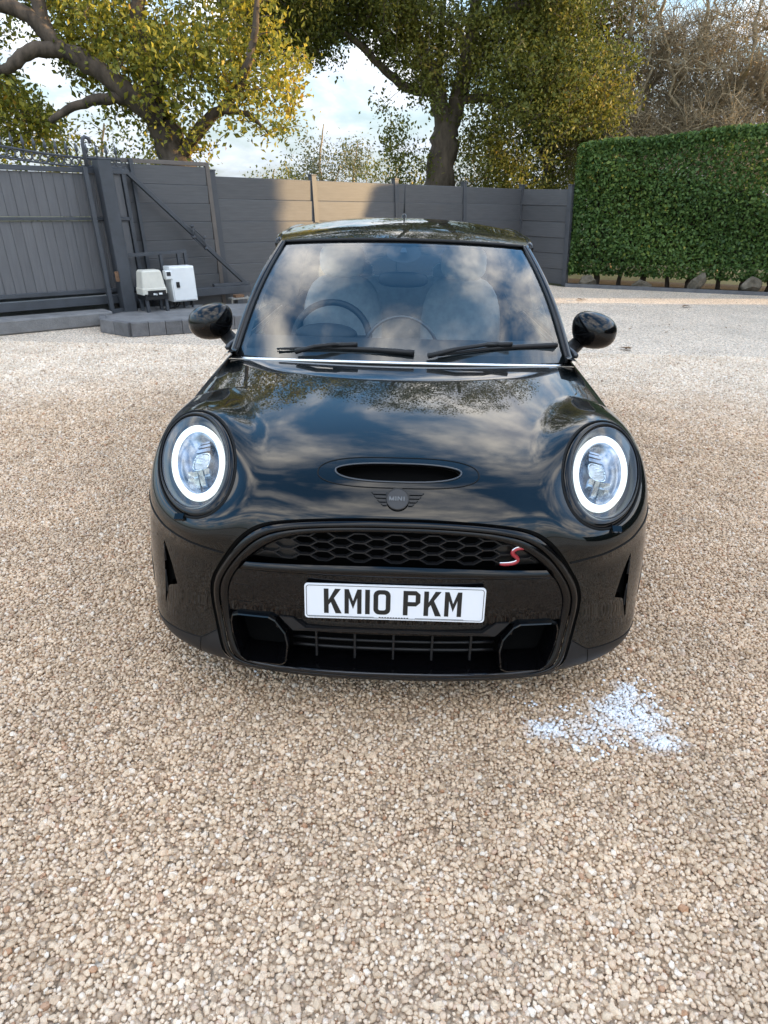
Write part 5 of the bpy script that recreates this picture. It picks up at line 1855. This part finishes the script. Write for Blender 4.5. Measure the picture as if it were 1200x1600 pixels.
mb = MB(); mb.grid(np.array([[roof(u, v) for u in np.linspace(-1, 1, 49)] for v in np.linspace(0, 1, 50) ** 1.3]))
roof_o = mb.build('roof', 'paint', car, True)
mb = MB(); mb.grid(np.array([[roof(u, v) - np.array([0, 0, .035]) for u in np.linspace(-.97, .97, 15)] for v in np.linspace(0.02, .98, 20)]))
mb.build('headliner', 'cabin_dark', roof_o, True)
mb = MB()
mb.tube([ws_top(u) + np.array([0, -.004, .004]) for u in np.linspace(-1, 1, 41)], .0075, 6)
mb.build('header_seal', 'satin_plastic', roof_o, True)
BELT = lambda y: (.700, .935)
for s in (-1, 1):
    # A pillar: a flattened sweep that runs on as the roof rail
    P = []
    for v in np.linspace(0, 1, 22):
        p = ws(1.0, v); q = p + np.array([.040 * (1 - v) + .030 * v, .060 * (1 - v) + .035 * v, -.006])
        m_ = (p + q) / 2 + np.array([.010, -.016, .012])
        P.append([(s * w_[0], w_[1], w_[2]) for w_ in (p + np.array([-.008, .004, -.012]), p + np.array([.004, -.007, .006]), m_, q, q + np.array([-.015, .02, -.02]))])
    if s < 0: P = [r_[::-1] for r_ in P]
    mb = MB(); mb.grid(np.array(P)); mb.build('windscreen_pillar', 'gloss_black', car, True)
    mb = MB()
    mb.tube([ws(s * 1.0, v, .006) for v in np.linspace(0.0, 1, 20)], .0055, 6)
    mb.build('pillar_seal', 'matte_black', car, True)
    rail = [np.array([s * (ROOF_W(y) + .012), y, roof(1, (y - 1.707) / 1.663 if y < 3.37 else 1)[2] - .012]) for y in np.linspace(1.715, 3.36, 24)]
    mb = MB(); mb.tube(rail, .017, 8); mb.build('roof_rail', 'gloss_black', car, True)
    # side glass
    P = []
    for k, y in enumerate(np.linspace(1.22, 3.30, 30)):
        yt = 1.78 + (3.30 - 1.78) * k / 29
        top = np.array([s * (ROOF_W(yt) + .008), yt, roof(1, np.clip((yt - 1.707) / 1.663, 0, 1))[2] - .02])
        bot = np.array([s * .705, y + .02, .935])
        P.append([bot * (1 - v) + top * v + np.array([s * .02 * math.sin(math.pi * v), 0, 0]) for v in np.linspace(0, 1, 7)])
    if s < 0: P = [r_[::-1] for r_ in P]
    mb = MB(); mb.grid(np.array(P)); mb.build('side_window', 'cabin_glass', car, True)
    mb = MB()
    mb.bar((s * .715, 2.42, .94), (s * (.612), 2.50, 1.345), .03, .07, up=(1, 0, 0)); dp_ = mb.build('door_pillar', 'gloss_black', car)
    mb = MB(); mb.bar((s * .685, 2.40, .94), (s * (.580), 2.49, 1.335), .02, .13, up=(1, 0, 0)); mb.build('pillar_lining', 'cabin_dark', dp_)
    mb = MB(); mb.tube([(s * .722, y, .932) for y in np.linspace(1.18, 3.3, 12)], .012, 6); mb.build('belt_trim', 'satin_trim', car, True)
    # top of the body side under the glass
    mb = MB(); mb.grid(np.array([[(s * .66, y, .944), (s * .70, y, .934), (s * .73, y, .90)] for y in np.linspace(1.05, 3.35, 16)])); mb.build('shoulder', 'paint', car, True)
# rear glass and tailgate top
P = [[np.array([.56 * u * (1 - v) + .66 * u * v, 3.44 - .09 * u * u + (.22 + .0 * u) * v - .05 * u * u * v, 1.345 * (1 - v) + .93 * v - .03 * abs(u) ** 2.4 * (1 - v)]) for u in np.linspace(-1, 1, 21)] for v in np.linspace(0, 1, 8)]
mb = MB(); mb.grid(np.array(P)); mb.build('rear_window', 'cabin_glass', car, True)
for s in (-1, 1):                                        # broad rear pillars
    P = []
    for v in np.linspace(0, 1, 8):
        b0 = np.array([s * .706, 3.02, .932]); t0 = np.array([s * (ROOF_W(3.05) + .012), 3.05, 1.335])
        b1 = np.array([s * .66, 3.60, .93]); t1 = np.array([s * .558, 3.36, 1.318])
        p = b0 * (1 - v) + t0 * v; q = b1 * (1 - v) + t1 * v
        bow = np.array([s * .026 * math.sin(math.pi * v), 0, 0])
        P.append([p + bow, p * .6 + q * .4 + bow + np.array([s * .012, 0, 0]), p * .25 + q * .75 + bow + np.array([s * .010, 0, 0]), q])
    mb = MB(); mb.grid(np.array(P)); rp_ = mb.build('rear_pillar', 'gloss_black', car, True)
    mb = MB(); mb.grid(np.array(P) * [.955, 1, 1] + [0, -.03, -.01]); mb.build('pillar_lining', 'cabin_dark', rp_, True)
# scuttle strip: bright moulding and dark tray at the foot of the glass
mb = MB()
xs = np.linspace(-.70, .70, 61)
mb.tube([(x, float(cowl(x)) + .004, .9325 - .030 * (abs(x) / .70) ** 2.6) for x in xs], .0068, 8)
mb.build('scuttle_moulding', 'trim_strip', car, True)
mb = MB()
mb.grid(np.array([[(x, float(cowl(x)) + d, .928 - .030 * (abs(x) / .70) ** 2.6 - z) for x in xs] for d, z in ((.004, .004), (.02, .008), (.07, .012))]))
mb.build('scuttle_tray', 'matte_black', car, True)
# wipers
for px0, blade0, blade1, arm0 in ((-.10, (-.48, .045), (.05, .050), (-.40, .02)), (.35, (.14, .035), (.62, .105), (.10, .018))):
    mb = MB()
    B0 = ws(blade0[0] / .65, blade0[1], .012); B1 = ws(blade1[0] / .65, blade1[1], .012)
    pts = [B0 * (1 - t) + B1 * t + np.array([0, -.006, .010]) * math.sin(math.pi * t) for t in np.linspace(0, 1, 14)]
    mb.tube(pts, [.004 + .007 * t ** .7 for t in np.linspace(0, 1, 14)], 6)
    wp = mb.build('wiper', 'matte_black', car, True)
    mb = MB()
    A0 = ws(arm0[0] / .65, arm0[1], .022); mid = (B0 + B1) / 2 + np.array([0, -.006, .022])
    mb.tube([A0, A0 * .6 + mid * .4 + np.array([0, -.01, .012]), A0 * .2 + mid * .8 + np.array([0, -.005, .01]), mid], [.011, .009, .008, .007], 6)
    mb.tube([mid - np.array([.05, 0, 0]), mid + np.array([.05, 0, .004])], .010, 6)
    mb.build('wiper_arm', 'satin_plastic', wp, True)
    mb = MB(); mb.tube([p + np.array([0, .006, -.012]) for p in pts], .003, 4); mb.build('wiper_blade', 'rubber', wp, True)

# door mirrors
for s in (-1, 1):
    c = np.array([.868 * s, 1.49, .985])
    mb = MB()
    P = []
    for k in range(15):
        ph = -math.pi / 2 + math.pi * .82 * k / 14
        row = []
        for j in range(28):
            t = 2 * math.pi * j / 28
            cr = math.cos(ph)
            x = .100 * cr * math.copysign(abs(math.cos(t)) ** .85, math.cos(t)); z = .080 * cr * math.copysign(abs(math.sin(t)) ** .85, math.sin(t))
            y = .085 * math.sin(ph)
            x *= 1 + .06 * (z / .08); z *= 1 + .10 * (s * x / .1) * -1
            row.append(c + np.array([x, y, z + .012 * (s * x / .1) * -1]))
        P.append(row)
    if s > 0: pass
    mb.grid(np.array(P), close_u=True)
    dm = mb.build('door_mirror', 'gloss_black', car, True)
    mb = MB(); mb.add(np.array(P)[-1], [tuple(range(28))]); mb.build('mirror_glass', 'chrome', dm)
    mb = MB()
    mb.tube([c + np.array([-.055 * s, .01, -.050]), c + np.array([-.100 * s, -.02, -.085]), np.array([.720 * s, 1.42, .865])], [.032, .034, .048], 12)
    mb.build('mirror_arm', 'satin_plastic', dm, True)
    mb = MB()
    mb.tube([c + np.array([.104 * math.cos(t), -.012, .083 * math.sin(t)]) for t in np.linspace(0, 2 * math.pi, 40, endpoint=False)], .0014, 4, closed=True)
# aerial
mb = MB(); mb.sphere((.0, 3.10, ROOF_Z(3.10) + .004), (.022, .045, .034), 14, 8)
ae = mb.build('roof_aerial', 'gloss_black', car, True)
mb = MB(); mb.tube([(0, 3.11, ROOF_Z(3.1) + .02), (0, 3.19, ROOF_Z(3.1) + .20)], [.006, .0035], 6); mb.build('aerial_mast', 'rubber', ae, True)

# ---- cabin
mb = MB()
P = []
for v, (dy, z) in enumerate(((.05, .915), (.16, .945), (.34, .965), (.44, .945), (.46, .80), (.50, .55))):
    P.append([(x, float(cowl(x * .9)) + dy - (.0), z - .012 * (abs(x) / .66) ** 2) for x in np.linspace(-.66, .66, 31)])
mb.grid(np.array(P)); dash = mb.build('dashboard', 'cabin_dark', car, True)
mb = MB(); mb.sphere((-.335, 1.42, .955), (.14, .10, .045), 18, 10); mb.build('instrument_hood', 'cabin_dark', dash, True)
mb = MB(); mb.tube([(.17 * math.cos(t), 1.47, .86 + .17 * math.sin(t)) for t in np.linspace(0, 2 * math.pi, 32, endpoint=False)], .008, 6, closed=True); mb.build('centre_dial', 'satin_trim', dash, True)
mb = MB()
sc_ = np.array([-.335, 1.66, .885]); sn = np.array([0, -.42, .0]);
ax = np.array([0, .90, .43]); eu = np.array([1, 0, 0.]); ev = np.array([0, -.43 * -1, .90]) * np.array([1, 1, 1])
mb.tube([sc_ + .182 * (eu * math.cos(t) + ev * math.sin(t)) for t in np.linspace(0, 2 * math.pi, 40, endpoint=False)], .016, 10, closed=True)
sw = mb.build('steering_wheel', 'cabin_dark', car, True)
mb = MB()
mb.sphere(sc_ + np.array([0, -.02, 0]), (.07, .035, .06), 14, 8)
for t in (R(0), R(180), R(270)):
    mb.bar(sc_, sc_ + .175 * (eu * math.cos(t) + ev * math.sin(t)), .045, .016, up=(0, -.9, .43))
mb.tube([sc_, sc_ + np.array([0, -.25, -.1])], .03, 10)
mb.build('wheel_hub', 'cabin_dark', sw, True)
for sx in (-.345, .345):
    mb = MB()
    mb.sphere((sx, 2.40, .72), (.235, .085, .40), 20, 14, .62, rot=np.array([[1, 0, 0], [0, .98, .2], [0, -.2, .98]]))
    st = mb.build('front_seat', 'cabin_grey', car, True)
    mb = MB(); mb.sphere((sx, 2.08, .42), (.24, .28, .10), 20, 12, .6); mb.build('seat_cushion', 'cabin_grey', st, True)
    mb = MB(); mb.sphere((sx, 2.455, 1.185), (.130, .055, .098), 20, 14, .72); mb.build('headrest', 'cabin_light', st, True)
    mb = MB()
    for dx_ in (-.06, .06): mb.tube([(sx + dx_, 2.44, 1.03), (sx + dx_, 2.45, 1.14)], .007, 6)
    split_build(mb, 'headrest_post', 'chrome', st, True)
mb = MB(); mb.sphere((0, 3.22, .74), (.60, .10, .30), 20, 12, .5); rs = mb.build('rear_seat', 'cabin_grey', car, True)
mb = MB()
for sx in (-.33, .33): mb.sphere((sx, 3.24, 1.06), (.13, .05, .07), 14, 8, .7)
split_build(mb, 'rear_headrest', 'cabin_grey', rs, True)
mb = MB(); mb.box((-.70, 1.1, .22), (.70, 3.5, .26)); mb.build('cabin_floor', 'cabin_dark', car)
mb = MB()
for s in (-1, 1): mb.box((s * .68 - .02, 1.2, .26), (s * .68 + .02, 3.4, .93))
split_build(mb, 'door_card', 'cabin_dark', car)
mb = MB(); mb.box((-.66, 3.38, .25), (.66, 3.42, .92)); mb.build('parcel_wall', 'cabin_dark', car)

# ================================================================== small things
def rock(c, size, seed, label, squash=.8, rotz=0.0, lean_=0.0):
    import bmesh
    r_ = random.Random(seed)
    bm = bmesh.new(); bmesh.ops.create_icosphere(bm, subdivisions=4, radius=1)
    cuts = []
    for _ in range(11):
        n = Vector((r_.uniform(-1, 1), r_.uniform(-1, 1), r_.uniform(-.5, 1))).normalized(); cuts.append((n, r_.uniform(.58, .88)))
    for v in bm.verts:
        p = v.co.copy()
        for n, d in cuts:
            e = p.dot(n) - d
            if e > 0: p -= n * e
        p += Vector((math.sin(p.y * 7 + seed), math.sin(p.z * 8 + seed), math.sin(p.x * 7 + seed))) * .022
        p = Vector((p.x * size[0], p.y * size[1], p.z * size[2]))
        p.x += p.z * lean_
        v.co = Matrix.Rotation(rotz, 3, 'Z') @ p
    lo = min(v.co.z for v in bm.verts)
    for v in bm.verts: v.co.z -= lo + .02
    me = bpy.data.meshes.new('boulder'); bm.to_mesh(me); bm.free()
    o = link('boulder', me, 'boulder', None, False, loc=c)
    tag(o, label, 'stone', 'stones along the hedge foot')
    return o


rock((3.98, 14.33, .01), (0.211, 0.141, 0.123), 3, 'leftmost rounded stone at the hedge foot beside the fence end', lean_=.2)
rock((4.98, 14.12, .01), (0.202, 0.132, 0.106), 9, 'low flat stone at the hedge foot, second from the fence end', lean_=-.1)
rock((5.98, 13.90, .01), (0.158, 0.132, 0.194), 14, 'pointed upright stone at the hedge foot, middle of the five', lean_=.5)
rock((6.92, 13.70, .01), (0.202, 0.150, 0.167), 21, 'chunky square stone at the hedge foot, fourth from the fence end')
rock((7.80, 13.50, .01), (0.211, 0.158, 0.185), 33, 'grey stone at the hedge foot cut by the right edge of view', lean_=.2)


# soap suds left on the gravel after washing
def suds():
    C = []
    blobs = [((.80, 1.74), (.17, .13), 1.0), ((.86, 1.84), (.07, .10), .8), ((.53, 1.66), (.085, .055), .95), ((.62, 1.73), (.05, .04), .6), ((.86, 1.61), (.07, .05), .75), ((.72, 1.62), (.16, .07), .55), ((.58, 1.60), (.10, .05), .35), ((-.42, 1.93), (.09, .05), .22), ((.50, 1.78), (.06, .04), .3), ((.66, 1.54), (.08, .03), .25)]
    nfun = lambda x, y: math.sin(x * 61 + 3 * math.sin(y * 47)) + math.sin(y * 71 + 2.5 * math.sin(x * 53 + 1)) + .8 * math.sin(x * 130 + y * 90)
    for (cx, cy), (rx, ry), dens in blobs:
        for _ in range(int(750 * rx * ry / (.17 * .13) * dens) + 8):
            a = random.gauss(0, .5); b = random.gauss(0, .5)
            x, y = cx + a * rx, cy + b * ry
            if nfun(x, y) < 1.0 - 1.2 * dens + .9 * (a * a + b * b): continue
            C.append((x, y))
    V, F = [], []
    import bmesh
    bm = bmesh.new(); bmesh.ops.create_icosphere(bm, subdivisions=1, radius=1)
    bv = np.array([v.co[:] for v in bm.verts]); bf = np.array([[v.index for v in f.verts] for f in bm.faces]); bm.free()
    VV = []; FF = []; o = 0
    for (x, y) in C:
        r_ = random.uniform(.002, .0055)
        VV.append(bv * np.array([r_ * 1.25, r_ * 1.25, r_ * .75]) + np.array([x, y, .0095 + random.uniform(-.004, .003)])); FF.append(bf + o); o += len(bv)
    me = fastmesh('soap_suds', np.concatenate(VV), np.concatenate(FF))
    ob = link('soap_suds', me, 'foam_white', None, True)
    tag(ob, 'patch of white soap suds on the gravel near the right front corner', 'soap suds', kind='stuff')


suds()
# scraps of leaf litter blown over the far gravel
def litter():
    V, F = [], []
    for _ in range(150):
        y = random.uniform(6.2, 13.2); x = random.uniform(-4.2, 7.0)
        if y > 13.4 - .22 * max(0, x - 3.5) or (x < 1.5 and y > 10.2 + x): continue
        if x < -2.0 and y > 7.7: continue
        if abs(x) < .95 and y < 6: continue
        a = random.uniform(0, 6.28); ln = random.uniform(.012, .038); q = np.array([math.cos(a), math.sin(a), 0]); s = np.array([-q[1], q[0], 0]) * .4; c = np.array([x, y, .012]); n = len(V)
        V += [c - q * ln, c - s * ln + [0, 0, .008], c + q * ln + [0, 0, .012], c + s * ln + [0, 0, .01]]; F.append((n, n + 1, n + 2, n + 3))
    me = bpy.data.meshes.new('leaf_litter'); me.from_pydata([tuple(map(float, v)) for v in V], [], F)
    tag(link('leaf_litter', me, 'dead_leaf'), 'scattered scraps of dead leaf over the far gravel', 'leaf litter', kind='stuff')


litter()
# a few fallen leaves on the far gravel
for k, (x, y, lab) in enumerate(((2.72, 7.85, 'curled brown leaf on the gravel right of the door mirror'), (4.9, 11.6, 'dark fallen leaf on the far gravel below the middle stones'),
                                 (3.3, 12.2, 'dark fallen leaf on the far gravel near the fence end'), (5.4, 9.2, 'dark fallen leaf on the gravel near the right edge'))):
    mb = MB()
    for j in range(4):
        a = random.uniform(0, 6.28); q = np.array([math.cos(a), math.sin(a), 0]); s = np.array([-q[1], q[0], 0]); c = np.array([x + random.uniform(-.06, .06), y + random.uniform(-.04, .04), .012])
        ln = random.uniform(.04, .07)
        mb.add([c - q * ln, c - s * ln * .5 + [0, 0, .02], c + q * ln + [0, 0, .015], c + s * ln * .5 + [0, 0, .025], c - q * ln * .3 + [0, 0, .012]], [(0, 4, 1), (1, 4, 2), (2, 4, 3), (3, 4, 0)])
    o = mb.build('fallen_leaves', 'dead_leaf')
    tag(o, lab, 'leaf', 'fallen leaves on the gravel')

for o in list(bpy.data.objects):
    if '_w' in o:
        del o['_w']
